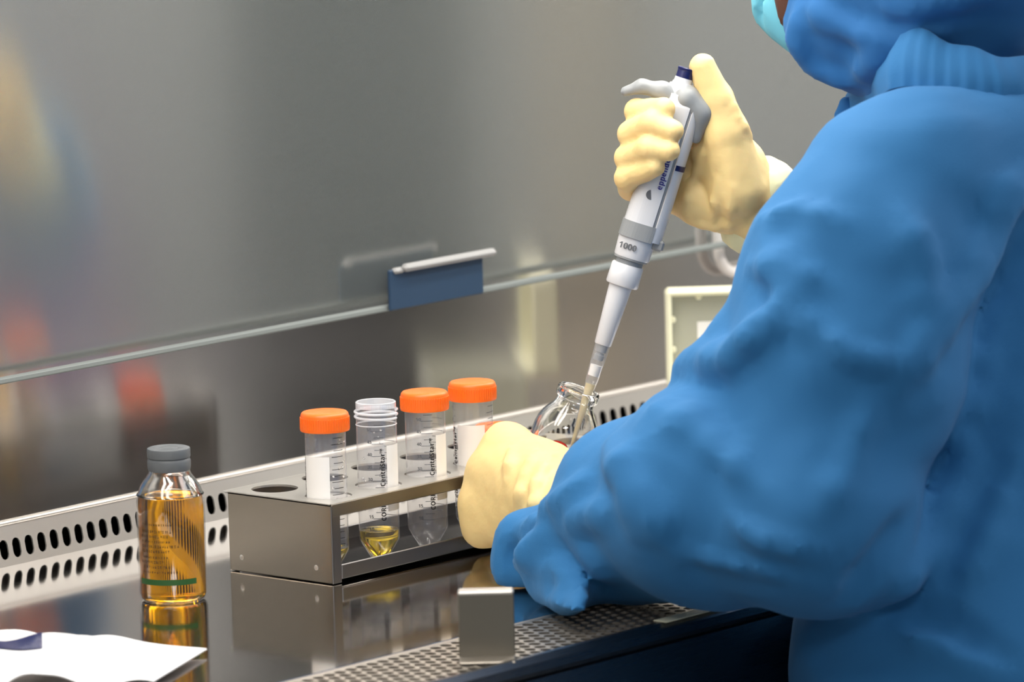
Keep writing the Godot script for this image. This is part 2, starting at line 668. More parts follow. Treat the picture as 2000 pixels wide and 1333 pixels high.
# ------------------------------------------------------------------ the lab room round the cabinet
func build_room() -> void:
	structure("floor", box_mesh(Vector3(-4.2, -0.1, -0.4), Vector3(3.6, 0, 4.4)), "room_floor")
	structure("ceiling", box_mesh(Vector3(-4.2, 2.7, -0.4), Vector3(3.6, 2.8, 4.4)), "room_ceiling")
	structure("wall_left", box_mesh(Vector3(-4.3, 0, -0.4), Vector3(-4.2, 2.7, 4.4)), "room_wall")
	structure("wall_right", box_mesh(Vector3(3.6, 0, -0.4), Vector3(3.7, 2.7, 4.4)), "room_wall")
	structure("wall_front", box_mesh(Vector3(-4.2, 0, 4.4), Vector3(3.6, 2.7, 4.5)), "room_wall")
	structure("wall_rear", box_mesh(Vector3(-4.2, 0, -0.5), Vector3(3.6, 2.7, -0.4)), "room_wall")
	structure("added_door_1", box_mesh(Vector3(3.5, 0, 2.77), Vector3(3.6, 2.6, 3.15), 0.006), "added_dark_slab")  # dark slab added out of view, mirrored as a dark band in the steel
	structure("added_board_2", box_mesh(Vector3(3.54, 0, 2.44), Vector3(3.6, 2.1, 2.60), 0.006), "added_cream_board")  # unseen board added so the steel wall mirrors a pale band
	var bin := thing("added_purple_bin", "purple plastic bin added out of view by the lab wall to tint the steel reflection", "bin", Vector3(3.3, 0, 3.33))  # added out of view to give the steel reflection a purple tint
	part("bucket", lathe([Vector2(0, 0.001), Vector2(0.11, 0.001), Vector2(0.135, 0.5), Vector2(0.145, 0.5), Vector2(0.145, 0.515), Vector2(0.125, 0.515), Vector2(0.103, 0.01), Vector2(0, 0.01)], 32), "purple_plastic", bin)
	var bin2 := thing("added_red_bin", "small brick red plastic bin with closed lid added out of view to tint the steel reflection", "bin", Vector3(3.35, 0, 3.68))  # second added bin, unseen, for a warm streak in the mirrored room
	part("bucket", lathe([Vector2(0, 0.001), Vector2(0.08, 0.001), Vector2(0.09, 0.42), Vector2(0.1, 0.42), Vector2(0.1, 0.435), Vector2(0, 0.445)], 32), "brick_plastic", bin2)
	for q in [["rear corner", Vector3(2.5, 2.7, 1.3)], ["middle", Vector3(2.5, 2.7, 3.2)], ["left part", Vector3(-2.7, 2.7, 3.0)], ["worker", Vector3(0.9, 2.7, 1.75)]]:  # unseen panels added to fill the gown and brighten the mirrored walls
		var at: Vector3 = q[1]
		var t := thing("added_ceiling_light", "added unseen white square light panel over the %s of the lab" % q[0], "light", at, "added lab ceiling panels")
		part("frame", box_mesh(Vector3(-0.62, -0.03, -0.62), Vector3(0.62, -0.001, 0.62), 0.004), "hook_white", t)
		part("diffuser_lamp", box_mesh(Vector3(-0.58, -0.034, -0.58), Vector3(0.58, -0.03, 0.58)), "lamp_glow", t)
		area_light("added_panel_light", at - Vector3(0, 0.045, 0), Vector2(1.15, 1.15), ROOM_LIGHT * (2.4 if at.x < 0 else 1.3 if at.x > 2 else 0.55), Color(0.97, 0.98, 1.0), Vector3.DOWN)

const ROOM_LIGHT := 1.6
const CABINET_LIGHT := 0.98

# ------------------------------------------------------------------ the cabinet
func build_cabinet() -> void:
	var x0 := -1.0
	var x1 := 2.0
	var top := WT + 0.72
	structure("wall_back", sheet_mesh(Vector3(x0, WT + 0.0295, -0.02), Vector3(x1, top, 0.0)), "wall_steel")
	structure("wall_side_left", box_mesh(Vector3(x0 - 0.02, WT - 0.1, -0.02), Vector3(x0, top, 0.56)), "wall_steel")
	structure("wall_side_right", box_mesh(Vector3(x1, WT - 0.1, -0.02), Vector3(x1 + 0.02, top, 0.56)), "wall_steel")
	structure("ceiling_cabinet", box_mesh(Vector3(x0 - 0.02, top, -0.02), Vector3(x1 + 0.02, top + 0.02, 0.60)), "room_ceiling")
	structure("trim_header", box_mesh(Vector3(x0 - 0.02, WT + 0.63, 0.57), Vector3(x1 + 0.02, top + 0.3, 0.60), 0.004), "room_ceiling")
	# lamps under the cabinet ceiling
	for i in 2:
		var z := 0.28 + 0.2 * i
		var t := thing("fluorescent_lamp", "long white fluorescent tube on the %s side of the cabinet ceiling" % ["wall", "worker"][i], "lamp", Vector3(0.48, top - 0.03, z), "cabinet lamps")
		part("lamp_tube", lathe([Vector2(0, -1.25), Vector2(0.013, -1.25), Vector2(0.013, 1.25), Vector2(0, 1.25)], 16, Transform3D(Basis(Vector3.FORWARD, PI / 2), Vector3.ZERO)), "lamp_glow", t)
		for s in [-1, 1]:
			part("socket", box_mesh(Vector3(s * 1.27 - 0.02, -0.02, -0.018), Vector3(s * 1.27 + 0.02, 0.03, 0.018), 0.003), "hook_white", t)
		area_light("tube_light", Vector3(0.48, top - 0.048, z), Vector2(0.1, 2.5), CABINET_LIGHT, Color(1.0, 0.98, 0.945), Vector3.DOWN)
	# sloping strip with slots at the foot of the back wall
	var st := begin()
	var pitch := 0.0127
	var foot := Vector3(0, WT, 0.0085)
	var head := Vector3(0, WT + 0.0302, 0.0025)
	var uy := (head - foot).normalized()
	var hgt := (head - foot).length()
	var r := 0.0041
	var hl := 0.0072 - r
	var slot := func(d: Vector2) -> Vector2:
		# a stadium standing upright
		var f := r / maxf(absf(d.x), 1e-6)
		if absf(d.y) * f > hl:
			var s := signf(d.y)
			var b := d.y * s * hl
			f = b + sqrt(maxf(b * b - hl * hl + r * r, 0.0))
		return d * f
	var nx := int((x1 - x0 - 0.02) / pitch)
	for i in nx:
		add_holed_cell(st, foot + uy * (0.0122) + Vector3(-0.0835 - 70 * pitch + (i + 0.5) * pitch, 0, 0), Vector3.RIGHT, uy, Vector2(pitch / 2, 0.0122), slot, 0.0012, 24)
	# plain upper band and the rolled top edge
	var xa := -0.0835 - 70 * pitch
	var xb := xa + nx * pitch
	var y0 := foot + uy * 0.0244
	quad(st, y0 + Vector3(xa, 0, 0), y0 + Vector3(xb, 0, 0), head + Vector3(xb, 0, 0), head + Vector3(xa, 0, 0))
	structure("trim_1", st.commit(), "strip_steel")
	st = begin()
	add_tube(st, [Vector3(xa, head.y, 0.0022), Vector3(xb, head.y, 0.0022)], 0.0016, 12)
	structure("trim_2", st.commit(), "strip_steel")
	st = begin()
	# the air duct behind the slots: a closed steel channel
	add_box(st, Vector3(x0, WT - 0.25, -0.19), Vector3(x1, WT + 0.05, -0.185))
	add_box(st, Vector3(x0, WT + 0.045, -0.185), Vector3(x1, WT + 0.05, -0.02))
	add_box(st, Vector3(x0, WT - 0.25, -0.185), Vector3(x1, WT - 0.245, 0.03))
	add_box(st, Vector3(x0, WT - 0.245, 0.025), Vector3(x1, WT - 0.02, 0.03))
	add_box(st, Vector3(x0 - 0.005, WT - 0.25, -0.19), Vector3(x0, WT + 0.05, 0.03))
	add_box(st, Vector3(x1, WT - 0.25, -0.19), Vector3(x1 + 0.005, WT + 0.05, 0.03))
	structure("trim_3", st.commit(), "fascia_steel")
	# glass screen hanging before the back wall
	var g := thing("glass_screen", "clear glass screen hanging in front of the brushed steel back wall", "glass screen", Vector3(0, WT + 0.1383, 0.02))
	part("pane", box_mesh(Vector3(x0 + 0.01, 0.0, -0.003), Vector3(x1 - 0.01, 0.57, 0.003)), "pane", g)
	part("edge_strip", box_mesh(Vector3(x0 + 0.01, -0.0025, -0.0032), Vector3(x1 - 0.01, 0.002, 0.0034), 0.001), "pane_edge", g, "pale ground bottom edge of the glass")
	part("handle_plate", box_mesh(Vector3(0.322, -0.002, 0.004), Vector3(0.431, 0.0295, 0.007), 0.001), "blue_plate", g, "dark blue rectangular plate")
	st = begin()
	add_box(st, Vector3(0.334, 0.027, 0.006), Vector3(0.441, 0.033, 0.014), 0.0025)
	add_box(st, Vector3(0.326, 0.026, 0.003), Vector3(0.338, 0.0305, 0.010), 0.002)
	part("grip_bar", st.commit(), "grip", g, "pale grey grip bar")
	# bent white pipe behind the glass
	var pipe := thing("white_pipe", "white bent pipe running down the back wall behind the glass", "pipe", Vector3(0.743, WT, 0.009))
	st = begin()
	add_tube(st, smooth_path([Vector3(0, 0.235, -0.009), Vector3(0, 0.228, -0.002), Vector3(0, 0.215, 0), Vector3(0, 0.19, 0), Vector3(0, 0.135, 0), Vector3(0.0035, 0.122, 0), Vector3(0.013, 0.1135, 0), Vector3(0.03, 0.111, 0), Vector3(0.1, 0.111, 0)], 5), 0.0046, 12)
	part("pipe_run", st.commit(), "hook_white", pipe)
	for yy in [0.17, 0.2]:
		part("clip", box_mesh(Vector3(-0.007, yy, -0.0088), Vector3(0.007, yy + 0.006, -0.003), 0.001), "grip", pipe)
	# worktop
	var wt := thing("worktop", "polished stainless steel worktop inside the cabinet", "worktop", Vector3(0, WT, 0))
	part("surface", box_mesh(Vector3(x0, -0.02, 0.006), Vector3(x1, 0.0, 0.452), 0.001), "top_steel", wt)
	# front grille: a sheet full of staggered long openings
	var gr := thing("front_grille", "steel air intake grille full of round holes along the worktop front", "grille", Vector3(0, WT, 0))
	st = begin()
	var cx := 0.0105
	var cz := 0.0093
	var eye := func(d: Vector2) -> Vector2: return d * 0.0041
	for j in 8:
		for i in 100:
			var xx := -0.42 + cx * (i + 0.5 * (j % 2))
			add_holed_cell(st, Vector3(xx, 0.0, 0.4585 + cz * (j + 0.5)), Vector3.RIGHT, Vector3.FORWARD, Vector2(cx / 2, cz / 2), eye, 0.002, 16)
	var mesh := part("perforated_sheet", st.commit(), "grille_steel", gr)
	mesh.set_meta("kind", "stuff")
	part("frame", box_mesh(Vector3(-0.42, -0.006, 0.4525), Vector3(0.64, 0.0003, 0.4585), 0.001), "grille_steel", gr)
	st = begin()
	add_box(st, Vector3(-0.42, -0.068, 0.448), Vector3(0.64, -0.066, 0.529))
	add_box(st, Vector3(-0.42, -0.066, 0.448), Vector3(0.64, -0.02, 0.450))
	part("trough", st.commit(), "fascia_steel", gr)
	# front rail and fascia below it
	st = begin()
	add_box(st, Vector3(x0, -0.012, 0.533), Vector3(x1, 0.002, 0.545), 0.004, Transform3D(Basis(), Vector3(0, WT, 0)))
	structure("trim_4", st.commit(), "fascia_steel")
	structure("wall_fascia", box_mesh(Vector3(x0, 0.79, 0.53), Vector3(x1, WT - 0.0125, 0.54), 0.002), "fascia_steel")
	structure("wall_base", box_mesh(Vector3(x0, 0.0, 0.0), Vector3(x1, 0.615, 0.22), 0.004), "locker")
	var rail_patch := thing("lit_rail_strip", "pale strip painting the lit stretch of front rail below the sleeve", "label", Vector3(0.052, WT + 0.0022, 0.539))  # pale colour stands for light on the unshaded rail
	part("sheet", box_mesh(Vector3(-0.035, 0, -0.0055), Vector3(0.035, 0.0006, 0.0058), 0.0002), "box_rim", rail_patch)

# ------------------------------------------------------------------ rack
const COLS := 6
const RX0 := 0.027
const RP := 0.053
const RZ := [0.177, 0.229]
func build_rack() -> void:
	var L := 0.319
	var D0 := 0.156
	var D1 := 0.256
	var H := 0.0577
	var rack := thing("tube_rack", "open steel tube rack holding four conical tubes", "rack", Vector3(0, WT, 0))
	var st := begin()
	var hole := func(d: Vector2) -> Vector2: return d * 0.0168
	for i in COLS:
		for j in 2:
			var cz: float = RZ[j]
			add_holed_cell(st, Vector3(RX0 + RP * i, H, cz), Vector3.RIGHT, Vector3.FORWARD, Vector2(RP / 2, 0.026), hole, 0.0015, 32)
	for e in [[0.0, RX0 - RP / 2, D0, D1], [RX0 + RP * 5.5, L, D0, D1], [0.0, L, D0, 0.151], [0.0, L, 0.255, D1]]:
		if e[1] > e[0] and e[3] > e[2]:
			add_box(st, Vector3(e[0], H - 0.0015, e[2]), Vector3(e[1], H, e[3]))
	part("top_plate", st.commit(), "plate_steel", rack)
	for s in 2:
		var x := 0.0 if s == 0 else L - 0.0015
		part("end_panel", box_mesh(Vector3(x, 0.0006, D0), Vector3(x + 0.0015, H, D1), 0.0006), "rack_steel", rack)
		var xo := 0.0 if s == 0 else L - 0.0095
		for zz in [D1 - 0.0012, D0]:
			part("end_flange", box_mesh(Vector3(xo, 0.0006, zz), Vector3(xo + 0.0095, H - 0.0005, zz + 0.0012), 0.0005), "lip_steel", rack)
	for zz in [D1 - 0.0013, D0 - 0.0001]:
		part("top_lip", box_mesh(Vector3(0.0008, H - 0.0095, zz), Vector3(L - 0.0008, H, zz + 0.0014), 0.0006), "lip_steel", rack)
		part("bottom_lip", box_mesh(Vector3(0.0095, 0.003, zz), Vector3(L - 0.0095, 0.0135, zz + 0.0014), 0.0006), "lip_steel", rack)
	part("base_plate", box_mesh(Vector3(0.0016, 0.0025, D0 + 0.0014), Vector3(L - 0.0016, 0.004, D1 - 0.0014), 0.0003), "base_steel", rack)
	for p in [Vector2(0.012, D1 - 0.016), Vector2(0.012, D0 + 0.012)]:
		part("rivet", lathe([Vector2(0, 0.0006), Vector2(0.0012, 0.0005), Vector2(0.002, 0)].map(func(q): return Vector2(q.x, q.y)).slice(0, 3), 12, Transform3D(Basis(Vector3.BACK, PI / 2), Vector3(0.0, p.x - 0.001, p.y))), "strip_steel", rack)

# ------------------------------------------------------------------ tubes
const TO_CAMERA := -0.8562   # azimuth (about y, from +z towards +x) of the direction to the lens
func orange_cap_parts(parent: Node, y: float) -> void:
	var prof := []
	prof.append(Vector2(0.0158, y))
	prof.append(Vector2(0.0174, y))
	prof.append(Vector2(0.0176, y + 0.0012))
	prof.append(Vector2(0.0171, y + 0.0108))
	prof.append(Vector2(0.0167, y + 0.0122))
	prof.append(Vector2(0.0157, y + 0.0132))
	prof.append(Vector2(0.0135, y + 0.0136))
	prof.append(Vector2(0.0, y + 0.0134))
	var cap := part("cap", lathe(prof, 56), "orange_cap", parent, "ribbed orange screw cap")
	var st := begin()
	for i in 60:
		var a := TAU * i / 60.0
		add_box(st, Vector3(-0.00035, y + 0.001, 0.0170), Vector3(0.00035, y + 0.0098, 0.0177), 0.0002, Transform3D(Basis(Vector3.UP, a), Vector3.ZERO))
	part("ribs", st.commit(), "orange_cap", cap)

func build_tubes() -> void:
	var spots := [
		[0.0255, -32.0, true, 0.0165, "capped conical tube whose white patch faces out, amber at its bottom", 0],
		[0.0795, 72.0, false, 0.021, "open conical tube without a cap, golden liquid in its tip", 1],
		[0.1318, 74.0, true, 0.0, "empty capped conical tube with black lettering beside the open tube", 2],
		[0.1842, -8.0, true, 0.0, "capped conical tube partly behind the gloved fingers on the rack", 3]]
	for s in spots:
		var t := thing("conical_tube", s[4], "tube", Vector3(s[0], WT + 0.0042, RZ[1]), "conical tubes in the steel rack")
		t.rotation.y = TO_CAMERA + deg_to_rad(s[1])
		conical_tube(t, s[2], s[3], s[5])
	# its cap lies on the rack
	var lid := thing("orange_cap", "orange screw cap lying loose on top of the rack", "cap", Vector3(0.262, WT + 0.0578, 0.184))
	orange_cap_parts(lid, 0.0)

func sector(r: float, y0: float, y1: float, a0: float, a1: float, segs := 12) -> Mesh:
	return lathe([Vector2(r, y0), Vector2(r, y1)], segs, Transform3D(), deg_to_rad(a0), deg_to_rad(a1))

func conical_tube(t: Node3D, capped: bool, fill: float, which: int) -> void:
	var R := 0.0145
	var top := 0.1135
	var outer := [Vector2(0, 0), Vector2(0.0055, 0), Vector2(0.0064, 0.0006), Vector2(0.0139, 0.0135), Vector2(0.01445, 0.0152), Vector2(R, 0.018), Vector2(R, top - 0.0005)]
	part("tube_wall", lathe(outer, 48), "tube_plastic", t)
	var rim := [Vector2(R - 0.0014, top - 0.004), Vector2(R - 0.0014, top), Vector2(R - 0.0007, top + 0.0004), Vector2(R, top), Vector2(R, top - 0.004)]
	rim.reverse()
	part("rim", lathe(rim, 40), "rim_plastic", t)
	if not capped:
		var st := begin()
		for turn in 2:
			var path := []
			for i in 41:
				var a := TAU * i / 40.0
				path.append(Vector3(sin(a) * (R + 0.0006), top - 0.0055 - 0.0034 * turn - 0.0034 * i / 40.0 * 0.7, cos(a) * (R + 0.0006)))
			add_tube(st, path, 0.0009, 8)
		part("thread", st.commit(), "rim_plastic", t)
		part("shoulder_ring", lathe([Vector2(R, top - 0.0165), Vector2(R + 0.0005, top - 0.0160), Vector2(R, top - 0.0155)], 40), "rim_plastic", t)
	else:
		orange_cap_parts(t, top - 0.0128)
	if fill > 0.0:
		var q := 0.9
		var prof := [Vector2(0, 0.0008), Vector2(0.0052, 0.0008), Vector2(0.0059, 0.0014), Vector2(0.0133, 0.0137), Vector2(0.0138, 0.0155), Vector2(0.0138, fill), Vector2(0.0130, fill - 0.0003), Vector2(0, fill - 0.0004)]
		part("liquid", lathe(prof, 40), "yellow_liquid", t, "clear golden liquid")
	# white writing patch
	part("writing_patch", sector(R + 0.00012, 0.036, 0.0835, -43, 43, 16), "label_white", t, "matt white writing patch")
	# graduation lines on both sides of the patch
	var st2 := begin()
	for i in 18:
		var y := 0.020 + 0.0045 * i
		var long := i % 2 == 0
		add_lathe(st2, [Vector2(R + 0.00016, y), Vector2(R + 0.00016, y + 0.00042)], 5, Transform3D(), deg_to_rad(50 if long else 56), deg_to_rad(88))
		add_lathe(st2, [Vector2(R + 0.00016, y + 0.002), Vector2(R + 0.00016, y + 0.0024)], 5, Transform3D(), deg_to_rad(-86 if long else -78), deg_to_rad(-52))
	part("graduation_lines", st2.commit(), "ink_grey" if which != 0 else "ink", t).set_meta("kind", "stuff")
	for i in 9:
		var n := text_mesh(str(10 + 5 * i if i < 9 else 50), 0.0032)
		var o := part("graduation_number", n, "ink_grey", t)
		var a := deg_to_rad(-92.0)
		o.position = Vector3(sin(a), 0, cos(a)) * (R + 0.0001) + Vector3(0, 0.0235 + 0.009 * i, 0)
		o.rotation.y = a
	# maker's lettering, read upwards
	var words := text_mesh("CORNING  CentriStar\u2122", 0.0048)
	var w := part("lettering", words, "ink", t)
	var a2 := deg_to_rad(-56.0)
	w.transform = Transform3D(Basis(Vector3.UP, a2) * Basis(Vector3.BACK, PI / 2), Vector3(sin(a2), 0, cos(a2)) * (R + 0.0001) + Vector3(0, 0.0555, 0))
	if which < 2:
		var rng := RandomNumberGenerator.new()
		rng.seed = 5 + which
		var st3 := begin()
		for i in 16:
			var a := deg_to_rad(rng.randf_range(40, 110) if which == 0 else rng.randf_range(-130, -50))
			var y := rng.randf_range(0.035, 0.075) if i > 3 else rng.randf_range(0.078, 0.095)
			var rr := rng.randf_range(0.0005, 0.0011)
			add_lathe(st3, [Vector2(0, -rr), Vector2(rr * 0.7, -rr * 0.7), Vector2(rr, 0), Vector2(rr * 0.7, rr * 0.7), Vector2(0, rr)], 8, Transform3D(Basis(), Vector3(sin(a) * (R - 0.0008), y, cos(a) * (R - 0.0008))))
		var dr := part("droplets", st3.commit(), "thick_glass", t)
		dr.set_meta("kind", "stuff")

# ------------------------------------------------------------------ bottles
func bottle_profile(grow: float) -> Array:
	# a 100 ml infusion bottle, outside
	var p := [Vector2(0, 0.0015), Vector2(0.017, 0.0012), Vector2(0.0205, 0), Vector2(0.0228, 0.0012), Vector2(0.0238, 0.004), Vector2(0.0238, 0.065)]
	p += [Vector2(0.0236, 0.070), Vector2(0.0226, 0.0755), Vector2(0.0205, 0.0805), Vector2(0.0178, 0.0845), Vector2(0.0152, 0.0880), Vector2(0.0140, 0.0910), Vector2(0.0136, 0.0935), Vector2(0.0136, 0.0950)]
	return p.map(func(q): return Vector2(maxf(q.x + grow, 0.0), q.y))

func build_bottles() -> void:
	var b := thing("medicine_bottle", "glass bottle of amber liquid with grey rubber stopper standing on the worktop", "bottle", Vector3(-0.0985, WT + 0.0004, 0.195))
	b.rotation.y = TO_CAMERA
	part("glass_wall", lathe(bottle_profile(0.0), 56), "thin_glass", b)
	var neck := [Vector2(0.0237, 0.0742), Vector2(0.0226, 0.0757), Vector2(0.0206, 0.0806), Vector2(0.0179, 0.0846), Vector2(0.0153, 0.0881), Vector2(0.0141, 0.0911), Vector2(0.0137, 0.0945)]
	neck += [Vector2(0.0112, 0.0945), Vector2(0.0116, 0.0905), Vector2(0.0130, 0.0870), Vector2(0.0158, 0.0832), Vector2(0.0186, 0.0790), Vector2(0.0206, 0.0752), Vector2(0.0212, 0.0742), Vector2(0.0237, 0.0742)]
	part("glass_neck", lathe(neck, 56), "thick_glass", b)
	var liq := bottle_profile(-0.0009).slice(0, 7)
	liq[0].y = 0.0027
	liq[1].y = 0.0024
	liq[2].y = 0.0020
	liq.append(Vector2(0.0223, 0.0735))
	liq.append(Vector2(0.0216, 0.0731))
	liq.append(Vector2(0, 0.0730))
	part("liquid", lathe(liq, 56), "amber_liquid", b, "clear amber liquid")
	var st := [Vector2(0.0128, 0.0945), Vector2(0.0136, 0.0910), Vector2(0.0146, 0.0912), Vector2(0.0151, 0.0935), Vector2(0.0152, 0.0975), Vector2(0.0146, 0.0995), Vector2(0.0141, 0.1000), Vector2(0.0150, 0.1004), Vector2(0.01515, 0.1015), Vector2(0.01515, 0.1056), Vector2(0.0148, 0.1066), Vector2(0.0138, 0.1070), Vector2(0.0072, 0.1070), Vector2(0.0069, 0.1067), Vector2(0.0062, 0.1067), Vector2(0.0058, 0.1070), Vector2(0, 0.1070)]
	part("stopper", lathe(st, 48), "grey_stopper", b, "grey rubber stopper")
	part("green_band", sector(0.0240, 0.0135, 0.0175, -62, 46, 24), "ink_green", b, "printed green band")
	var rng := RandomNumberGenerator.new()
	rng.seed = 21
	var pr := begin()
	var rows := [0.0555, 0.0505, 0.0470, 0.0435, 0.0400, 0.0365, 0.0325, 0.0290, 0.0255, 0.0220]
	for i in rows.size():
		var y: float = rows[i]
		var h := 0.0019 if i % 3 else 0.0014
		var a := -58.0 + rng.randf_range(0, 6)
		var end := rng.randf_range(-12, 22)
		while a < end:
			var w := rng.randf_range(1.2, 3.6)
			for k in 3:
				var yy := y + h * k / 3.0
				if rng.randf() < 0.75:
					add_lathe(pr, [Vector2(0.0240, yy), Vector2(0.0240, yy + h * 0.17)], 1, Transform3D(), deg_to_rad(a), deg_to_rad(a + w))
			add_lathe(pr, [Vector2(0.0240, y), Vector2(0.0240, y + h)], 1, Transform3D(), deg_to_rad(a + w * 0.4), deg_to_rad(a + w * 0.4 + 0.5))
			a += w + rng.randf_range(0.8, 2.4)
	part("print", pr.commit(), "ink_brown", b, "small brown printed lines")
	# the bottle held in the left hand
	var base := Vector3(0.1895, 0.8802, 0.2819)
	var mouth := Vector3(0.2053, 0.9698, 0.3102)
	var h := thing("held_bottle", "empty clear glass bottle with red oval mark held in the gloved left hand", "bottle", base)
	var up := (mouth - base).normalized()
	var side := up.cross(Vector3(-0.74678, 0.15014, 0.64791)).normalized()
	h.transform = Transform3D(Basis(side, up, side.cross(up)), base)
	var out := bottle_profile(0.0)
	out.pop_back()
	out += [Vector2(0.0138, 0.0945), Vector2(0.0152, 0.0950), Vector2(0.0156, 0.0962), Vector2(0.0156, 0.1005), Vector2(0.0152, 0.1018), Vector2(0.0143, 0.1024), Vector2(0.0125, 0.1024), Vector2(0.0114, 0.1016), Vector2(0.0110, 0.1000)]
	out += [Vector2(0.0110, 0.0940), Vector2(0.0116, 0.0912), Vector2(0.0132, 0.0878), Vector2(0.0160, 0.0838), Vector2(0.0188, 0.0795), Vector2(0.0208, 0.0748), Vector2(0.0217, 0.0695), Vector2(0.0219, 0.065), Vector2(0.0219, 0.0065), Vector2(0.0205, 0.0042), Vector2(0.017, 0.0038), Vector2(0, 0.0040)]
	part("glass_wall", lathe(out, 64), "thick_glass", h)
	part("liquid", lathe([Vector2(0, 0.0042), Vector2(0.0165, 0.0042), Vector2(0.0202, 0.0048), Vector2(0.0215, 0.0070), Vector2(0.0215, 0.014), Vector2(0, 0.014)], 40), "yellow_liquid", h)
	var ov := begin()
	for i in 24:
		var a0 := TAU * i / 24.0
		var a1 := TAU * (i + 1) / 24.0
		var f := func(a: float, s: float) -> Vector3:
			var x := cos(a) * 0.0062 * s
			var y := 0.0635 + sin(a) * 0.0031 * s
			var th := x / 0.0242 - deg_to_rad(3.0)
			return Vector3(sin(th), 0, cos(th)) * 0.0241 + Vector3.UP * y
		tri(ov, f.call(0.0, 0.0), f.call(a0, 1.0), f.call(a1, 1.0))
	part("red_mark", ov.commit(), "ink_red", h, "red oval printed mark")

# ------------------------------------------------------------------ pipette
func build_pipette() -> void:
	var tip := Vector3(0.2031, 0.9299, 0.3045)
	var top := Vector3(0.2743, 1.2047, 0.3631)
	var up := (top - tip).normalized()
	var near := (Vector3(-0.74678, 0.15014, 0.64791) - up * up.dot(Vector3(-0.74678, 0.15014, 0.64791))).normalized()
	var right := up.cross(near)
	var t := thing("pipette", "white and grey single channel pipette held upright in the gloved right hand", "pipette", tip)
	t.transform = Transform3D(Basis(right, up, near), tip)
	var L := (top - tip).length()
	# heights below are in metres up from the tip end
	part("tip", lathe([Vector2(0.0006, 0), Vector2(0.0011, 0.0), Vector2(0.0036, 0.045), Vector2(0.0043, 0.053), Vector2(0.0046, 0.0535), Vector2(0.0055, 0.080), Vector2(0.0056, 0.083)], 28), "tip_plastic", t, "clear disposable tip")
	part("tip_liquid", lathe([Vector2(0, 0.0003), Vector2(0.0008, 0.0003), Vector2(0.0032, 0.045), Vector2(0.0038, 0.052), Vector2(0, 0.052)], 24), "tip_liquid", t, "pale yellow liquid drawn into the tip")
	part("filter", lathe([Vector2(0, 0.058), Vector2(0.0040, 0.058), Vector2(0.0043, 0.066), Vector2(0, 0.066)], 24), "label_white", t, "white filter plug")
	part("nozzle", lathe([Vector2(0, 0.070), Vector2(0.0036, 0.070), Vector2(0.0039, 0.0735), Vector2(0.0033, 0.074), Vector2(0.0033, 0.0755), Vector2(0.0041, 0.076), Vector2(0.0044, 0.083), Vector2(0, 0.083)], 24), "pipette_grey", t)
	part("shaft", lathe([Vector2(0.0040, 0.0815), Vector2(0.0058, 0.0815), Vector2(0.0062, 0.0822), Vector2(0.0082, 0.121), Vector2(0.0085, 0.129), Vector2(0.0085, 0.131), Vector2(0.004, 0.131)], 36), "pipette_white", t, "white tapering shaft")
	part("lower_ring", lathe([Vector2(0.006, 0.1265), Vector2(0.0112, 0.1265), Vector2(0.0119, 0.1275), Vector2(0.0116, 0.1415), Vector2(0.0108, 0.1425), Vector2(0.006, 0.1425)], 36, Transform3D(Basis(), Vector3(0.0006, 0, 0))), "pipette_white", t)
	part("joint_ring", lathe([Vector2(0.006, 0.1415), Vector2(0.0098, 0.1418), Vector2(0.0098, 0.1455), Vector2(0.0122, 0.1462), Vector2(0.0125, 0.1500), Vector2(0.006, 0.1500)], 36, Transform3D(Basis(), Vector3(0.0012, 0, 0))), "pipette_grey", t)
	part("volume_collar", lathe([Vector2(0.006, 0.1475), Vector2(0.0126, 0.1475), Vector2(0.0130, 0.1485), Vector2(0.0138, 0.166), Vector2(0.006, 0.168)], 40, Transform3D(Basis(), Vector3(0.0016, 0, 0))), "pipette_white", t)
	# handle: a rounded section lofted along the axis, split into grey core, white cover and white back
	var secs := [[0.1630, 0.0150, 0.0150, 0.0035], [0.1700, 0.0153, 0.0150, 0.0036], [0.1950, 0.0152, 0.0148, 0.0040], [0.2250, 0.0150, 0.0146, 0.0043], [0.2480, 0.0146, 0.0144, 0.0047], [0.2620, 0.0142, 0.0142, 0.0050], [0.2700, 0.0130, 0.0130, 0.0046], [0.2735, 0.0105, 0.0105, 0.0040]]
	part("handle_core", loft(secs, 0.0, 360.0, -0.0009, true), "pipette_grey", t, "grey handle core")
	part("front_cover", loft(secs.slice(1, 7), -112, 22, 0.0, false), "pipette_white", t, "white front cover")
	part("back_cover", loft(secs.slice(0, 7), 32, 132, 0.0002, false), "pipette_white", t, "white rear cover")
	part("lower_band", loft([[0.1622, 0.0152, 0.0151, 0.0032], [0.1740, 0.0155, 0.0152, 0.0036]], -125, 31, 0.0006, false), "pipette_grey", t, "grey band below the cover")
	part("ejector_foot", box_mesh(Vector3(0.0125, 0.158, -0.006), Vector3(0.0215, 0.166, 0.008), 0.0015), "pipette_grey", t)
	part("blue_band", loft([[0.2175, 0.01505, 0.0147, 0.0043], [0.2215, 0.0150, 0.0146, 0.0043]], 32.5, 131, 0.0006, false), "navy", t, "dark blue band round the rear cover")
	# finger hook and rear shoulder
	var hk := []
	hk.append_array([[Vector3(0.004, 0.2640, 0.002), Vector3(-0.012, 0.2690, 0.003), 0.0085, 0.0070], [Vector3(-0.012, 0.2690, 0.003), Vector3(-0.027, 0.2680, 0.002), 0.0062, 0.0050], [Vector3(-0.027, 0.2680, 0.002), Vector3(-0.0375, 0.2610, 0.001), 0.0048, 0.0036]])
	var hook := net(hk, 0.004, 0.0017)
	part("finger_hook", hook, "pipette_grey", t, "grey curved finger rest")
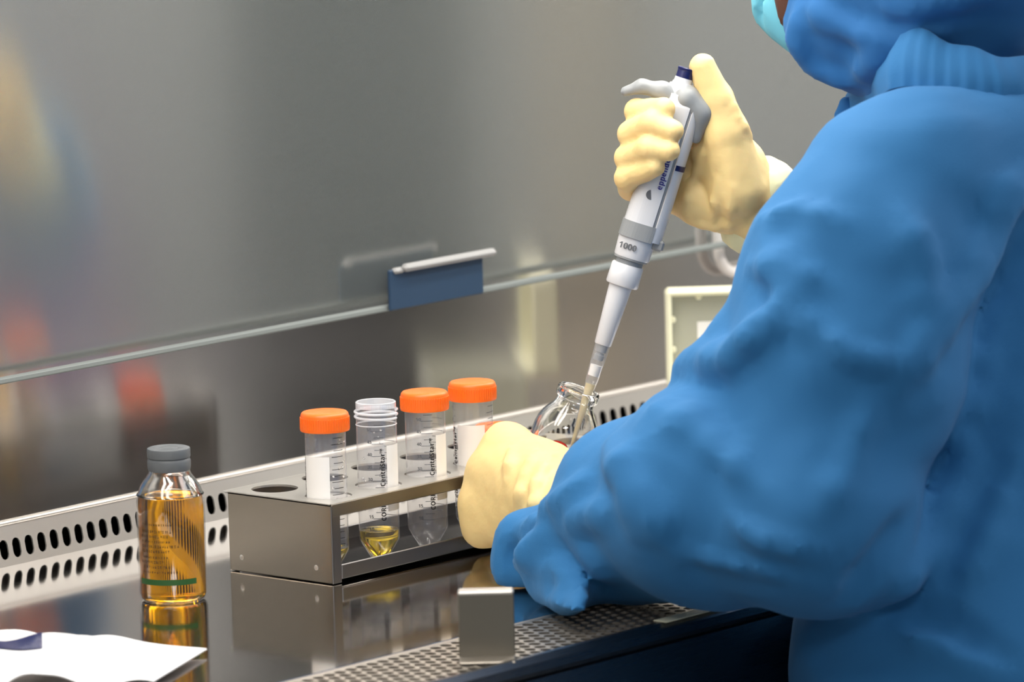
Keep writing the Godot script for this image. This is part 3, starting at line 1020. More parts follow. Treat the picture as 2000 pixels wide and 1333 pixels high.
	part("rear_shoulder", net([[Vector3(0.006, 0.268, 0.004), Vector3(0.0185, 0.262, 0.003), 0.0110, 0.0090], [Vector3(0.0185, 0.262, 0.003), Vector3(0.0205, 0.2440, 0.002), 0.0088, 0.0045]], 0.005, 0.0018), "pipette_grey", t, "grey shoulder behind the handle")
	part("top_collar", lathe([Vector2(0.005, 0.268), Vector2(0.0100, 0.268), Vector2(0.0102, 0.2760), Vector2(0.0096, 0.2772), Vector2(0.0084, 0.2775), Vector2(0.0082, 0.2790), Vector2(0.005, 0.279)], 36, Transform3D(Basis(), Vector3(0.001, 0, 0))), "pipette_white", t)
	part("button_stem", lathe([Vector2(0.004, 0.276), Vector2(0.0068, 0.276), Vector2(0.0064, L - 0.0075), Vector2(0.004, L - 0.0075)], 32), "pipette_white", t, "white plunger stem")
	part("button_cap", lathe([Vector2(0.004, L - 0.0078), Vector2(0.0062, L - 0.0078), Vector2(0.0060, L - 0.0022), Vector2(0.0064, L - 0.0018), Vector2(0.0064, L - 0.0004), Vector2(0.0058, L), Vector2(0, L)], 32), "navy", t, "dark blue plunger button")
	# print on the handle: the name runs down the cover
	var nm := part("lettering", text_mesh("eppendorf", 0.0056, 0.0003), "ink_blue", t)
	put_on_handle(nm, 7.0, 0.2150, PI / 2)
	var vol := part("volume_number", text_mesh("1000", 0.0062, 0.0003), "ink_grey", t)
	vol.position = Vector3(-0.0035, 0.1555, 0.0131)
	vol.rotation = Vector3(0.04, -0.25, 0)
	var lg := begin()
	for i in 16:
		var a0 := PI * i / 16.0
		var a1 := PI * (i + 1) / 16.0
		tri(lg, Vector3.ZERO, Vector3(cos(a0), sin(a0), 0) * 0.0036, Vector3(cos(a1), sin(a1), 0) * 0.0036)
	var lgo := part("round_mark", lg.commit(), "ink_grey", t)
	put_on_handle(lgo, -10.0, 0.1960, 1.9)

func handle_radius(deg: float, sx: float, sz: float) -> Vector3:
	var a := deg_to_rad(deg)
	# superellipse, angle measured from the near side (+z) towards the right (+x)
	var c := cos(a)
	var s := sin(a)
	var f := pow(pow(absf(s) / sx, 2.6) + pow(absf(c) / sz, 2.6), -1.0 / 2.6)
	return Vector3(s * f, 0, c * f)

func put_on_handle(o: Node3D, deg: float, y: float, turn: float) -> void:
	var p := handle_radius(deg, 0.0150, 0.0147)
	var q := handle_radius(deg + 1.0, 0.0150, 0.0147)
	var tan := (q - p).normalized()
	var n := tan.cross(Vector3.UP).normalized()
	if n.dot(p) < 0:
		n = -n
	var b := Basis(Vector3.UP.cross(n).normalized(), Vector3.UP, n)
	o.transform = Transform3D(b * Basis(Vector3.BACK, turn), p + n * 0.0004 + Vector3(0.0042, y, 0))

func loft(secs: Array, a0: float, a1: float, grow: float, closed: bool) -> Mesh:
	var st := begin()
	var n := 40 if closed else 20
	for i in secs.size() - 1:
		for k in n:
			var q := []
			for e in [[i, k], [i, k + 1], [i + 1, k + 1], [i + 1, k]]:
				var s: Array = secs[e[0]]
				var deg := lerpf(a0, a1, float(e[1]) / n)
				q.append(handle_radius(deg, s[1] + grow, s[2] + grow) + Vector3(s[3], s[0], 0))
			quad(st, q[0], q[1], q[2], q[3])
	for cap in 2:
		if not closed:
			# thin side walls give the cover its thickness
			for i in secs.size() - 1:
				var deg: float = a1 if cap else a0
				var s: Array = secs[i]
				var s2: Array = secs[i + 1]
				var p0 := handle_radius(deg, s[1] + grow, s[2] + grow) + Vector3(s[3], s[0], 0)
				var p1 := handle_radius(deg, s2[1] + grow, s2[2] + grow) + Vector3(s2[3], s2[0], 0)
				var p2 := handle_radius(deg, s2[1] - 0.0012, s2[2] - 0.0012) + Vector3(s2[3], s2[0], 0)
				var p3 := handle_radius(deg, s[1] - 0.0012, s[2] - 0.0012) + Vector3(s[3], s[0], 0)
				if cap:
					quad(st, p0, p3, p2, p1)
				else:
					quad(st, p0, p1, p2, p3)
	var ends := [0, secs.size() - 1]
	for e in ends:
		var s: Array = secs[e]
		for k in n:
			var p := handle_radius(lerpf(a0, a1, float(k) / n), s[1] + grow, s[2] + grow)
			var q := handle_radius(lerpf(a0, a1, float(k + 1) / n), s[1] + grow, s[2] + grow)
			var c := Vector3(s[3], s[0], 0)
			if closed:
				if e == 0:
					tri(st, c, c + q, c + p)
				else:
					tri(st, c, c + p, c + q)
			else:
				var f := 0.9
				if e == 0:
					quad(st, c + p, c + p * f, c + q * f, c + q)
				else:
					quad(st, c + p, c + q, c + q * f, c + p * f)
	st.index()
	return st.commit()

# ------------------------------------------------------------------ the worker
func build_person() -> void:
	var person := thing("person", "person in a blue surgical gown and hood, pale yellow gloves, pipetting", "person", Vector3.ZERO)
	# trunk, arms, head: bones in world metres
	var trunk := [
		[Vector3(0.2668, 1.1496, 0.6697), Vector3(0.1734, 1.1554, 0.6533), 0.0640, 0.0620],
		[Vector3(0.2957, 1.1153, 0.6569), Vector3(0.2741, 0.9833, 0.6704), 0.0940, 0.1250], [Vector3(0.2741, 0.9833, 0.6704), Vector3(0.2082, 0.8234, 0.6855), 0.1250, 0.1400],
		[Vector3(0.4071, 1.1029, 0.6648), Vector3(0.3869, 0.9676, 0.6728), 0.1100, 0.1220], [Vector3(0.3869, 0.9676, 0.6728), Vector3(0.3573, 0.7969, 0.6783), 0.1220, 0.1400],
		[Vector3(0.2082, 0.8234, 0.6855), Vector3(0.2025, 0.7540, 0.6950), 0.1400, 0.1500], [Vector3(0.3573, 0.7969, 0.6783), Vector3(0.3399, 0.7279, 0.6896), 0.1400, 0.1500],
		[Vector3(0.2727, 1.1562, 0.6132), Vector3(0.2804, 1.1454, 0.6555), 0.0540, 0.0640], [Vector3(0.2947, 1.1434, 0.6493), Vector3(0.4899, 1.1335, 0.6605), 0.0600, 0.0660]]
	var left_arm := [
		[Vector3(0.1458, 1.1418, 0.6479), Vector3(0.1133, 1.1009, 0.6429), 0.0680, 0.0730], [Vector3(0.1133, 1.1009, 0.6429), Vector3(0.0836, 1.0357, 0.6471), 0.0730, 0.0760], [Vector3(0.0836, 1.0357, 0.6471), Vector3(0.0429, 0.9418, 0.6528), 0.0760, 0.0660],
		[Vector3(0.0429, 0.9418, 0.6528), Vector3(0.0460, 0.9489, 0.5697), 0.0670, 0.0750], [Vector3(0.0460, 0.9489, 0.5697), Vector3(0.0623, 0.9280, 0.4931), 0.0750, 0.0630], [Vector3(0.0623, 0.9280, 0.4931), Vector3(0.0799, 0.8936, 0.4210), 0.0630, 0.0360], [Vector3(0.0799, 0.8936, 0.4210), Vector3(0.0785, 0.8863, 0.3826), 0.0360, 0.0280]]
	var right_arm := [
		[Vector3(0.4899, 1.1335, 0.6605), Vector3(0.5351, 1.0007, 0.5968), 0.0660, 0.0580], [Vector3(0.5351, 1.0007, 0.5968), Vector3(0.4465, 1.0339, 0.4869), 0.0580, 0.0520], [Vector3(0.4465, 1.0339, 0.4869), Vector3(0.3681, 1.0820, 0.3931), 0.0520, 0.0360]]
	var drape := [
		[Vector3(0.0864, 1.1030, 0.6269), Vector3(0.0671, 1.0532, 0.5776), 0.0420, 0.0200], [Vector3(0.0671, 1.0532, 0.5776), Vector3(0.0813, 1.0171, 0.5252), 0.0200, 0.0160],
		[Vector3(0.0645, 0.8943, 0.3722), Vector3(0.0573, 0.8715, 0.3692), 0.0110, 0.0070], [Vector3(0.0317, 0.8835, 0.4372), Vector3(-0.0331, 0.8799, 0.5101), 0.0260, 0.0090]]
	var folds := fold_noise(4, 1.0)
	var fine := fold_noise(9, 1.0)
	# folds run roughly along the sleeve: stretched noise
	var stretch := Basis(Vector3(4, 0, 3), Vector3(0, 11, 0), Vector3(-3, 0, 7))
	var small := Basis(Vector3(14, 8, 0), Vector3(-8, 20, 6), Vector3(0, -6, 22))
	var ridges := [
		[Vector3(0.0280, 1.0938, 0.6594), Vector3(0.0199, 1.0831, 0.6505), 0.0054, 0.0120], [Vector3(0.0199, 1.0831, 0.6505), Vector3(0.0135, 1.0720, 0.6402), 0.0120, 0.0120], [Vector3(0.0135, 1.0720, 0.6402), Vector3(0.0114, 1.0628, 0.6288), 0.0120, 0.0120], [Vector3(0.0114, 1.0628, 0.6288), Vector3(0.0131, 1.0529, 0.6142), 0.0120, 0.0120], [Vector3(0.0131, 1.0529, 0.6142), Vector3(0.0275, 1.0441, 0.5893), 0.0120, 0.0120], [Vector3(0.0275, 1.0441, 0.5893), Vector3(0.0458, 1.0344, 0.5611), 0.0120, 0.0120], [Vector3(0.0458, 1.0344, 0.5611), Vector3(0.0544, 1.0287, 0.5418), 0.0120, 0.0120], [Vector3(0.0544, 1.0287, 0.5418), Vector3(0.0649, 1.0225, 0.5208), 0.0120, 0.0054],
		[Vector3(0.1912, 1.1609, 0.7184), Vector3(0.1772, 1.1460, 0.7178), 0.0040, 0.0090], [Vector3(0.1772, 1.1460, 0.7178), Vector3(0.1652, 1.1309, 0.7157), 0.0090, 0.0090], [Vector3(0.1652, 1.1309, 0.7157), Vector3(0.1519, 1.1151, 0.7146), 0.0090, 0.0090], [Vector3(0.1519, 1.1151, 0.7146), Vector3(0.1323, 1.1005, 0.7183), 0.0090, 0.0090], [Vector3(0.1323, 1.1005, 0.7183), Vector3(0.1104, 1.0845, 0.7206), 0.0090, 0.0090], [Vector3(0.1104, 1.0845, 0.7206), Vector3(0.0891, 1.0686, 0.7224), 0.0090, 0.0090], [Vector3(0.0891, 1.0686, 0.7224), Vector3(0.0667, 1.0520, 0.7231), 0.0090, 0.0090], [Vector3(0.0667, 1.0520, 0.7231), Vector3(0.0503, 1.0343, 0.7195), 0.0090, 0.0040],
		[Vector3(0.1384, 0.9716, 0.7157), Vector3(0.1187, 0.9424, 0.7075), 0.0050, 0.0110], [Vector3(0.1187, 0.9424, 0.7075), Vector3(0.0922, 0.9150, 0.7045), 0.0110, 0.0110], [Vector3(0.0922, 0.9150, 0.7045), Vector3(0.0635, 0.9028, 0.7088), 0.0110, 0.0110], [Vector3(0.0635, 0.9028, 0.7088), Vector3(0.0626, 0.8839, 0.6922), 0.0110, 0.0050],
		[Vector3(0.0490, 0.9045, 0.3952), Vector3(0.0456, 0.9136, 0.4090), 0.0027, 0.0060], [Vector3(0.0456, 0.9136, 0.4090), Vector3(0.0153, 0.9291, 0.4457), 0.0060, 0.0060], [Vector3(0.0153, 0.9291, 0.4457), Vector3(0.0037, 0.9380, 0.4639), 0.0060, 0.0060], [Vector3(0.0037, 0.9380, 0.4639), Vector3(0.0004, 0.9448, 0.4748), 0.0060, 0.0060], [Vector3(0.0004, 0.9448, 0.4748), Vector3(-0.0013, 0.9514, 0.4856), 0.0060, 0.0060], [Vector3(-0.0013, 0.9514, 0.4856), Vector3(-0.0033, 0.9580, 0.4965), 0.0060, 0.0027],
		[Vector3(-0.0021, 0.9242, 0.4763), Vector3(-0.0053, 0.9294, 0.4882), 0.0027, 0.0060], [Vector3(-0.0053, 0.9294, 0.4882), Vector3(-0.0085, 0.9346, 0.5001), 0.0060, 0.0060], [Vector3(-0.0085, 0.9346, 0.5001), Vector3(-0.0190, 0.9419, 0.5226), 0.0060, 0.0060], [Vector3(-0.0190, 0.9419, 0.5226), Vector3(-0.0280, 0.9489, 0.5437), 0.0060, 0.0027],
		[Vector3(0.0499, 0.8789, 0.3866), Vector3(0.0127, 0.8966, 0.4268), 0.0032, 0.0070], [Vector3(0.0127, 0.8966, 0.4268), Vector3(0.0157, 0.9042, 0.4321), 0.0070, 0.0070], [Vector3(0.0157, 0.9042, 0.4321), Vector3(0.0124, 0.9126, 0.4471), 0.0070, 0.0070], [Vector3(0.0124, 0.9126, 0.4471), Vector3(0.0005, 0.9231, 0.4695), 0.0070, 0.0032],
		[Vector3(0.0748, 0.8635, 0.6995), Vector3(0.0776, 0.8615, 0.7166), 0.0045, 0.0100], [Vector3(0.0776, 0.8615, 0.7166), Vector3(0.0818, 0.8591, 0.7324), 0.0100, 0.0100], [Vector3(0.0818, 0.8591, 0.7324), Vector3(0.0882, 0.8497, 0.7507), 0.0100, 0.0100], [Vector3(0.0882, 0.8497, 0.7507), Vector3(0.0966, 0.8398, 0.7673), 0.0100, 0.0045],
		[Vector3(0.0032, 1.0113, 0.5552), Vector3(-0.0037, 1.0028, 0.5849), 0.0045, 0.0100], [Vector3(-0.0037, 1.0028, 0.5849), Vector3(-0.0061, 0.9934, 0.6106), 0.0100, 0.0100], [Vector3(-0.0061, 0.9934, 0.6106), Vector3(-0.0127, 0.9814, 0.6373), 0.0100, 0.0100], [Vector3(-0.0127, 0.9814, 0.6373), Vector3(-0.0164, 0.9688, 0.6613), 0.0100, 0.0045], [Vector3(0.0087, 0.9851, 0.5053), Vector3(-0.0213, 0.9758, 0.5456), 0.0045, 0.0100], [Vector3(-0.0213, 0.9758, 0.5456), Vector3(-0.0278, 0.9614, 0.5660), 0.0100, 0.0100], [Vector3(-0.0278, 0.9614, 0.5660), Vector3(-0.0275, 0.9420, 0.5807), 0.0100, 0.0100], [Vector3(-0.0275, 0.9420, 0.5807), Vector3(-0.0219, 0.9215, 0.5909), 0.0100, 0.0045], [Vector3(0.0464, 1.1243, 0.6155), Vector3(0.0374, 1.1079, 0.6352), 0.0054, 0.0120], [Vector3(0.0374, 1.1079, 0.6352), Vector3(0.0302, 1.0914, 0.6534), 0.0120, 0.0120], [Vector3(0.0302, 1.0914, 0.6534), Vector3(0.0222, 1.0729, 0.6656), 0.0120, 0.0120], [Vector3(0.0222, 1.0729, 0.6656), Vector3(0.0182, 1.0537, 0.6746), 0.0120, 0.0054], [Vector3(0.0367, 1.0266, 0.7064), Vector3(0.0297, 1.0068, 0.7029), 0.0045, 0.0100], [Vector3(0.0297, 1.0068, 0.7029), Vector3(0.0198, 0.9877, 0.7017), 0.0100, 0.0100], [Vector3(0.0198, 0.9877, 0.7017), Vector3(0.0061, 0.9708, 0.6992), 0.0100, 0.0100], [Vector3(0.0061, 0.9708, 0.6992), Vector3(-0.0051, 0.9533, 0.6947), 0.0100, 0.0045], [Vector3(0.0855, 1.1423, 0.6971), Vector3(0.0852, 1.1259, 0.7054), 0.0040, 0.0090], [Vector3(0.0852, 1.1259, 0.7054), Vector3(0.0877, 1.1090, 0.7116), 0.0090, 0.0090], [Vector3(0.0877, 1.1090, 0.7116), Vector3(0.0822, 1.0893, 0.7133), 0.0090, 0.0090], [Vector3(0.0822, 1.0893, 0.7133), Vector3(0.0744, 1.0701, 0.7167), 0.0090, 0.0040],
		[Vector3(0.1848, 1.1565, 0.7188), Vector3(0.1787, 1.1554, 0.7185), 0.0016, 0.0035], [Vector3(0.1787, 1.1554, 0.7185), Vector3(0.1725, 1.1544, 0.7184), 0.0035, 0.0035], [Vector3(0.1725, 1.1544, 0.7184), Vector3(0.1654, 1.1517, 0.7185), 0.0035, 0.0035], [Vector3(0.1654, 1.1517, 0.7185), Vector3(0.1585, 1.1491, 0.7185), 0.0035, 0.0016], [Vector3(0.1712, 1.1407, 0.7179), Vector3(0.1648, 1.1397, 0.7179), 0.0016, 0.0035], [Vector3(0.1648, 1.1397, 0.7179), Vector3(0.1582, 1.1387, 0.7180), 0.0035, 0.0035], [Vector3(0.1582, 1.1387, 0.7180), Vector3(0.1520, 1.1360, 0.7175), 0.0035, 0.0035], [Vector3(0.1520, 1.1360, 0.7175), Vector3(0.1456, 1.1332, 0.7171), 0.0035, 0.0016], [Vector3(0.1603, 1.1245, 0.7150), Vector3(0.1529, 1.1237, 0.7158), 0.0016, 0.0035], [Vector3(0.1529, 1.1237, 0.7158), Vector3(0.1454, 1.1229, 0.7166), 0.0035, 0.0035], [Vector3(0.1454, 1.1229, 0.7166), Vector3(0.1369, 1.1206, 0.7178), 0.0035, 0.0035], [Vector3(0.1369, 1.1206, 0.7178), Vector3(0.1284, 1.1182, 0.7190), 0.0035, 0.0016], [Vector3(0.1451, 1.1091, 0.7162), Vector3(0.1360, 1.1087, 0.7182), 0.0016, 0.0035], [Vector3(0.1360, 1.1087, 0.7182), Vector3(0.1281, 1.1080, 0.7195), 0.0035, 0.0035], [Vector3(0.1281, 1.1080, 0.7195), Vector3(0.1202, 1.1056, 0.7202), 0.0035, 0.0035], [Vector3(0.1202, 1.1056, 0.7202), Vector3(0.1128, 1.1031, 0.7206), 0.0035, 0.0016], [Vector3(0.1244, 1.0947, 0.7198), Vector3(0.1170, 1.0940, 0.7207), 0.0016, 0.0035], [Vector3(0.1170, 1.0940, 0.7207), Vector3(0.1105, 1.0931, 0.7209), 0.0035, 0.0035], [Vector3(0.1105, 1.0931, 0.7209), Vector3(0.1037, 1.0906, 0.7208), 0.0035, 0.0035], [Vector3(0.1037, 1.0906, 0.7208), Vector3(0.0974, 1.0879, 0.7204), 0.0035, 0.0016], [Vector3(0.1049, 1.0802, 0.7214), Vector3(0.0984, 1.0793, 0.7216), 0.0016, 0.0035], [Vector3(0.0984, 1.0793, 0.7216), Vector3(0.0925, 1.0783, 0.7213), 0.0035, 0.0035], [Vector3(0.0925, 1.0783, 0.7213), Vector3(0.0860, 1.0757, 0.7211), 0.0035, 0.0035], [Vector3(0.0860, 1.0757, 0.7211), Vector3(0.0794, 1.0732, 0.7210), 0.0035, 0.0016], [Vector3(0.0868, 1.0662, 0.7233), Vector3(0.0810, 1.0653, 0.7230), 0.0016, 0.0035], [Vector3(0.0810, 1.0653, 0.7230), Vector3(0.0753, 1.0643, 0.7226), 0.0035, 0.0035], [Vector3(0.0753, 1.0643, 0.7226), Vector3(0.0693, 1.0616, 0.7220), 0.0035, 0.0035], [Vector3(0.0693, 1.0616, 0.7220), Vector3(0.0636, 1.0589, 0.7212), 0.0035, 0.0016], [Vector3(0.0669, 1.0512, 0.7240), Vector3(0.0618, 1.0501, 0.7232), 0.0016, 0.0035], [Vector3(0.0618, 1.0501, 0.7232), Vector3(0.0576, 1.0488, 0.7218), 0.0035, 0.0035], [Vector3(0.0576, 1.0488, 0.7218), Vector3(0.0529, 1.0459, 0.7202), 0.0035, 0.0035], [Vector3(0.0529, 1.0459, 0.7202), Vector3(0.0484, 1.0430, 0.7185), 0.0035, 0.0016],
		[Vector3(0.1793, 1.0626, 0.7063), Vector3(0.1639, 1.0334, 0.7076), 0.0022, 0.0050], [Vector3(0.1639, 1.0334, 0.7076), Vector3(0.1493, 1.0041, 0.7083), 0.0050, 0.0050], [Vector3(0.1493, 1.0041, 0.7083), Vector3(0.1388, 0.9828, 0.7060), 0.0050, 0.0050], [Vector3(0.1388, 0.9828, 0.7060), Vector3(0.1273, 0.9617, 0.7046), 0.0050, 0.0022], [Vector3(0.1506, 0.9721, 0.7406), Vector3(0.1355, 0.9482, 0.7397), 0.0027, 0.0060], [Vector3(0.1355, 0.9482, 0.7397), Vector3(0.1188, 0.9248, 0.7400), 0.0060, 0.0060], [Vector3(0.1188, 0.9248, 0.7400), Vector3(0.1043, 0.9046, 0.7398), 0.0060, 0.0060], [Vector3(0.1043, 0.9046, 0.7398), Vector3(0.0910, 0.8842, 0.7387), 0.0060, 0.0027], [Vector3(0.0530, 1.1367, 0.6062), Vector3(0.0505, 1.1424, 0.6235), 0.0022, 0.0050], [Vector3(0.0505, 1.1424, 0.6235), Vector3(0.0524, 1.1474, 0.6373), 0.0050, 0.0050], [Vector3(0.0524, 1.1474, 0.6373), Vector3(0.0518, 1.1443, 0.6548), 0.0050, 0.0050], [Vector3(0.0518, 1.1443, 0.6548), Vector3(0.0544, 1.1407, 0.6698), 0.0050, 0.0022], [Vector3(0.0409, 1.1071, 0.6064), Vector3(0.0349, 1.1093, 0.6264), 0.0022, 0.0050], [Vector3(0.0349, 1.1093, 0.6264), Vector3(0.0340, 1.1106, 0.6422), 0.0050, 0.0050], [Vector3(0.0340, 1.1106, 0.6422), Vector3(0.0339, 1.1050, 0.6594), 0.0050, 0.0050], [Vector3(0.0339, 1.1050, 0.6594), Vector3(0.0359, 1.0990, 0.6747), 0.0050, 0.0022],
		[Vector3(-0.0035, 0.9769, 0.5108), Vector3(-0.0214, 0.9714, 0.5356), 0.0022, 0.0050], [Vector3(-0.0214, 0.9714, 0.5356), Vector3(-0.0294, 0.9638, 0.5520), 0.0050, 0.0050], [Vector3(-0.0294, 0.9638, 0.5520), Vector3(-0.0319, 0.9510, 0.5592), 0.0050, 0.0050], [Vector3(-0.0319, 0.9510, 0.5592), Vector3(-0.0315, 0.9375, 0.5640), 0.0050, 0.0022], [Vector3(-0.0022, 0.9141, 0.4806), Vector3(-0.0037, 0.9103, 0.4931), 0.0022, 0.0050], [Vector3(-0.0037, 0.9103, 0.4931), Vector3(-0.0037, 0.9061, 0.5042), 0.0050, 0.0050], [Vector3(-0.0037, 0.9061, 0.5042), Vector3(0.0002, 0.8968, 0.5052), 0.0050, 0.0050], [Vector3(0.0002, 0.8968, 0.5052), Vector3(0.0069, 0.8868, 0.5038), 0.0050, 0.0022], [Vector3(-0.0262, 0.9506, 0.6343), Vector3(-0.0268, 0.9439, 0.6519), 0.0022, 0.0050], [Vector3(-0.0268, 0.9439, 0.6519), Vector3(-0.0249, 0.9366, 0.6673), 0.0050, 0.0050], [Vector3(-0.0249, 0.9366, 0.6673), Vector3(-0.0186, 0.9339, 0.6836), 0.0050, 0.0050], [Vector3(-0.0186, 0.9339, 0.6836), Vector3(-0.0090, 0.9303, 0.6972), 0.0050, 0.0022], [Vector3(-0.0242, 0.9229, 0.6016), Vector3(-0.0214, 0.9191, 0.6188), 0.0022, 0.0050], [Vector3(-0.0214, 0.9191, 0.6188), Vector3(-0.0221, 0.9161, 0.6388), 0.0050, 0.0050], [Vector3(-0.0221, 0.9161, 0.6388), Vector3(-0.0214, 0.9148, 0.6597), 0.0050, 0.0050], [Vector3(-0.0214, 0.9148, 0.6597), Vector3(-0.0156, 0.9122, 0.6765), 0.0050, 0.0022], [Vector3(0.0210, 1.0739, 0.6772), Vector3(0.0224, 1.0645, 0.6887), 0.0022, 0.0050], [Vector3(0.0224, 1.0645, 0.6887), Vector3(0.0262, 1.0545, 0.6982), 0.0050, 0.0050], [Vector3(0.0262, 1.0545, 0.6982), Vector3(0.0382, 1.0505, 0.7100), 0.0050, 0.0050], [Vector3(0.0382, 1.0505, 0.7100), Vector3(0.0532, 1.0459, 0.7196), 0.0050, 0.0022]]
	var carve := [
		[Vector3(0.0608, 0.9461, 0.7245), Vector3(0.0406, 0.9358, 0.7269), 0.0045, 0.0100], [Vector3(0.0406, 0.9358, 0.7269), Vector3(0.0281, 0.9237, 0.7235), 0.0100, 0.0100], [Vector3(0.0281, 0.9237, 0.7235), Vector3(0.0177, 0.9082, 0.7142), 0.0100, 0.0100], [Vector3(0.0177, 0.9082, 0.7142), Vector3(0.0154, 0.8906, 0.6987), 0.0100, 0.0045],
		[Vector3(0.0457, 0.8792, 0.3832), Vector3(0.0452, 0.8856, 0.3862), 0.0022, 0.0050], [Vector3(0.0452, 0.8856, 0.3862), Vector3(0.0448, 0.8919, 0.3891), 0.0050, 0.0022], [Vector3(0.0096, 0.8771, 0.4239), Vector3(-0.0132, 0.8850, 0.4596), 0.0027, 0.0060], [Vector3(-0.0132, 0.8850, 0.4596), Vector3(-0.0261, 0.8903, 0.4865), 0.0060, 0.0060], [Vector3(-0.0261, 0.8903, 0.4865), Vector3(-0.0392, 0.8871, 0.5155), 0.0060, 0.0060],
		[Vector3(0.0701, 0.8794, 0.6948), Vector3(0.0732, 0.8766, 0.7137), 0.0027, 0.0060], [Vector3(0.0732, 0.8766, 0.7137), Vector3(0.0768, 0.8738, 0.7322), 0.0060, 0.0060], [Vector3(0.0768, 0.8738, 0.7322), Vector3(0.0827, 0.8638, 0.7529), 0.0060, 0.0060], [Vector3(0.0827, 0.8638, 0.7529), Vector3(0.0914, 0.8532, 0.7714), 0.0060, 0.0027]]
	part("gown", net(trunk + left_arm + right_arm + drape, 0.02, 0.006, carve, 0.012, [[folds, 0.006, stretch], [fine, 0.0014, small]], 0.0, ridges, WT + 0.003, 0.548), "gown", person, "loose blue cloth gown")
	# hood with a bib tucked into the collar
	var hood := [
		[Vector3(0.2886, 1.3121, 0.5954), Vector3(0.2891, 1.3037, 0.5595), 0.0960, 0.0820], [Vector3(0.2771, 1.2829, 0.5503), Vector3(0.2632, 1.2567, 0.5358), 0.0640, 0.0460], [Vector3(0.2500, 1.2454, 0.5201), Vector3(0.2472, 1.2420, 0.5177), 0.0280, 0.0250],
		[Vector3(0.2575, 1.2544, 0.5298), Vector3(0.2622, 1.2419, 0.5474), 0.0420, 0.0420], [Vector3(0.2622, 1.2419, 0.5474), Vector3(0.2655, 1.2381, 0.5782), 0.0420, 0.0520], [Vector3(0.2787, 1.2770, 0.5845), Vector3(0.2727, 1.2001, 0.6030), 0.0780, 0.0500], [Vector3(0.2566, 1.2760, 0.5129), Vector3(0.2489, 1.2464, 0.5155), 0.0240, 0.0220]]
	part("hood", net(hood, 0.02, 0.0045, [], 0.008, [[folds, 0.0025, small]], 0.0,
		[[Vector3(0.2113, 1.2609, 0.5244), Vector3(0.2097, 1.2563, 0.5390), 0.0027, 0.0060], [Vector3(0.2097, 1.2563, 0.5390), Vector3(0.2098, 1.2516, 0.5522), 0.0060, 0.0060], [Vector3(0.2098, 1.2516, 0.5522), Vector3(0.2090, 1.2476, 0.5660), 0.0060, 0.0060], [Vector3(0.2090, 1.2476, 0.5660), Vector3(0.2087, 1.2434, 0.5794), 0.0060, 0.0060], [Vector3(0.2087, 1.2434, 0.5794), Vector3(0.2093, 1.2427, 0.5943), 0.0060, 0.0060], [Vector3(0.2093, 1.2427, 0.5943), Vector3(0.2121, 1.2416, 0.6076), 0.0060, 0.0027], [Vector3(0.2130, 1.2603, 0.5150), Vector3(0.2124, 1.2488, 0.5143), 0.0018, 0.0040], [Vector3(0.2124, 1.2488, 0.5143), Vector3(0.2156, 1.2367, 0.5106), 0.0040, 0.0040], [Vector3(0.2156, 1.2367, 0.5106), Vector3(0.2186, 1.2280, 0.5130), 0.0040, 0.0040], [Vector3(0.2186, 1.2280, 0.5130), Vector3(0.2256, 1.2187, 0.5123), 0.0040, 0.0040], [Vector3(0.2256, 1.2187, 0.5123), Vector3(0.2251, 1.2156, 0.5216), 0.0040, 0.0040], [Vector3(0.2251, 1.2156, 0.5216), Vector3(0.2259, 1.2124, 0.5299), 0.0040, 0.0040], [Vector3(0.2259, 1.2124, 0.5299), Vector3(0.2254, 1.2109, 0.5415), 0.0040, 0.0040], [Vector3(0.2254, 1.2109, 0.5415), Vector3(0.2245, 1.2095, 0.5533), 0.0040, 0.0018], [Vector3(0.2224, 1.2134, 0.5559), Vector3(0.2166, 1.2203, 0.5689), 0.0027, 0.0060], [Vector3(0.2166, 1.2203, 0.5689), Vector3(0.2127, 1.2269, 0.5804), 0.0060, 0.0060], [Vector3(0.2127, 1.2269, 0.5804), Vector3(0.2120, 1.2333, 0.5921), 0.0060, 0.0060], [Vector3(0.2120, 1.2333, 0.5921), Vector3(0.2125, 1.2396, 0.6028), 0.0060, 0.0060], [Vector3(0.2125, 1.2396, 0.6028), Vector3(0.2167, 1.2453, 0.6194), 0.0060, 0.0060], [Vector3(0.2167, 1.2453, 0.6194), Vector3(0.2234, 1.2506, 0.6341), 0.0060, 0.0027], [Vector3(0.2038, 1.2667, 0.6013), Vector3(0.2071, 1.2679, 0.6162), 0.0032, 0.0070], [Vector3(0.2071, 1.2679, 0.6162), Vector3(0.2122, 1.2689, 0.6298), 0.0070, 0.0070], [Vector3(0.2122, 1.2689, 0.6298), Vector3(0.2217, 1.2723, 0.6466), 0.0070, 0.0070], [Vector3(0.2217, 1.2723, 0.6466), Vector3(0.2341, 1.2753, 0.6612), 0.0070, 0.0032]]), "hood", person, "blue cloth hood tucked into the collar")
	# gown collar band
	var low := COLLAR_LOW
	var high := COLLAR_HIGH
	part("collar", ribbon(low, high, 0.003), "gown", person, "pleated standing collar")
	part("tie_knot", net([[Vector3(0.2628, 1.1874, 0.5143), Vector3(0.2586, 1.1803, 0.5142), 0.0040, 0.0050], [Vector3(0.2642, 1.1892, 0.5155), Vector3(0.2616, 1.1818, 0.5205), 0.0040, 0.0040]], 0.004, 0.0015), "hood", person)
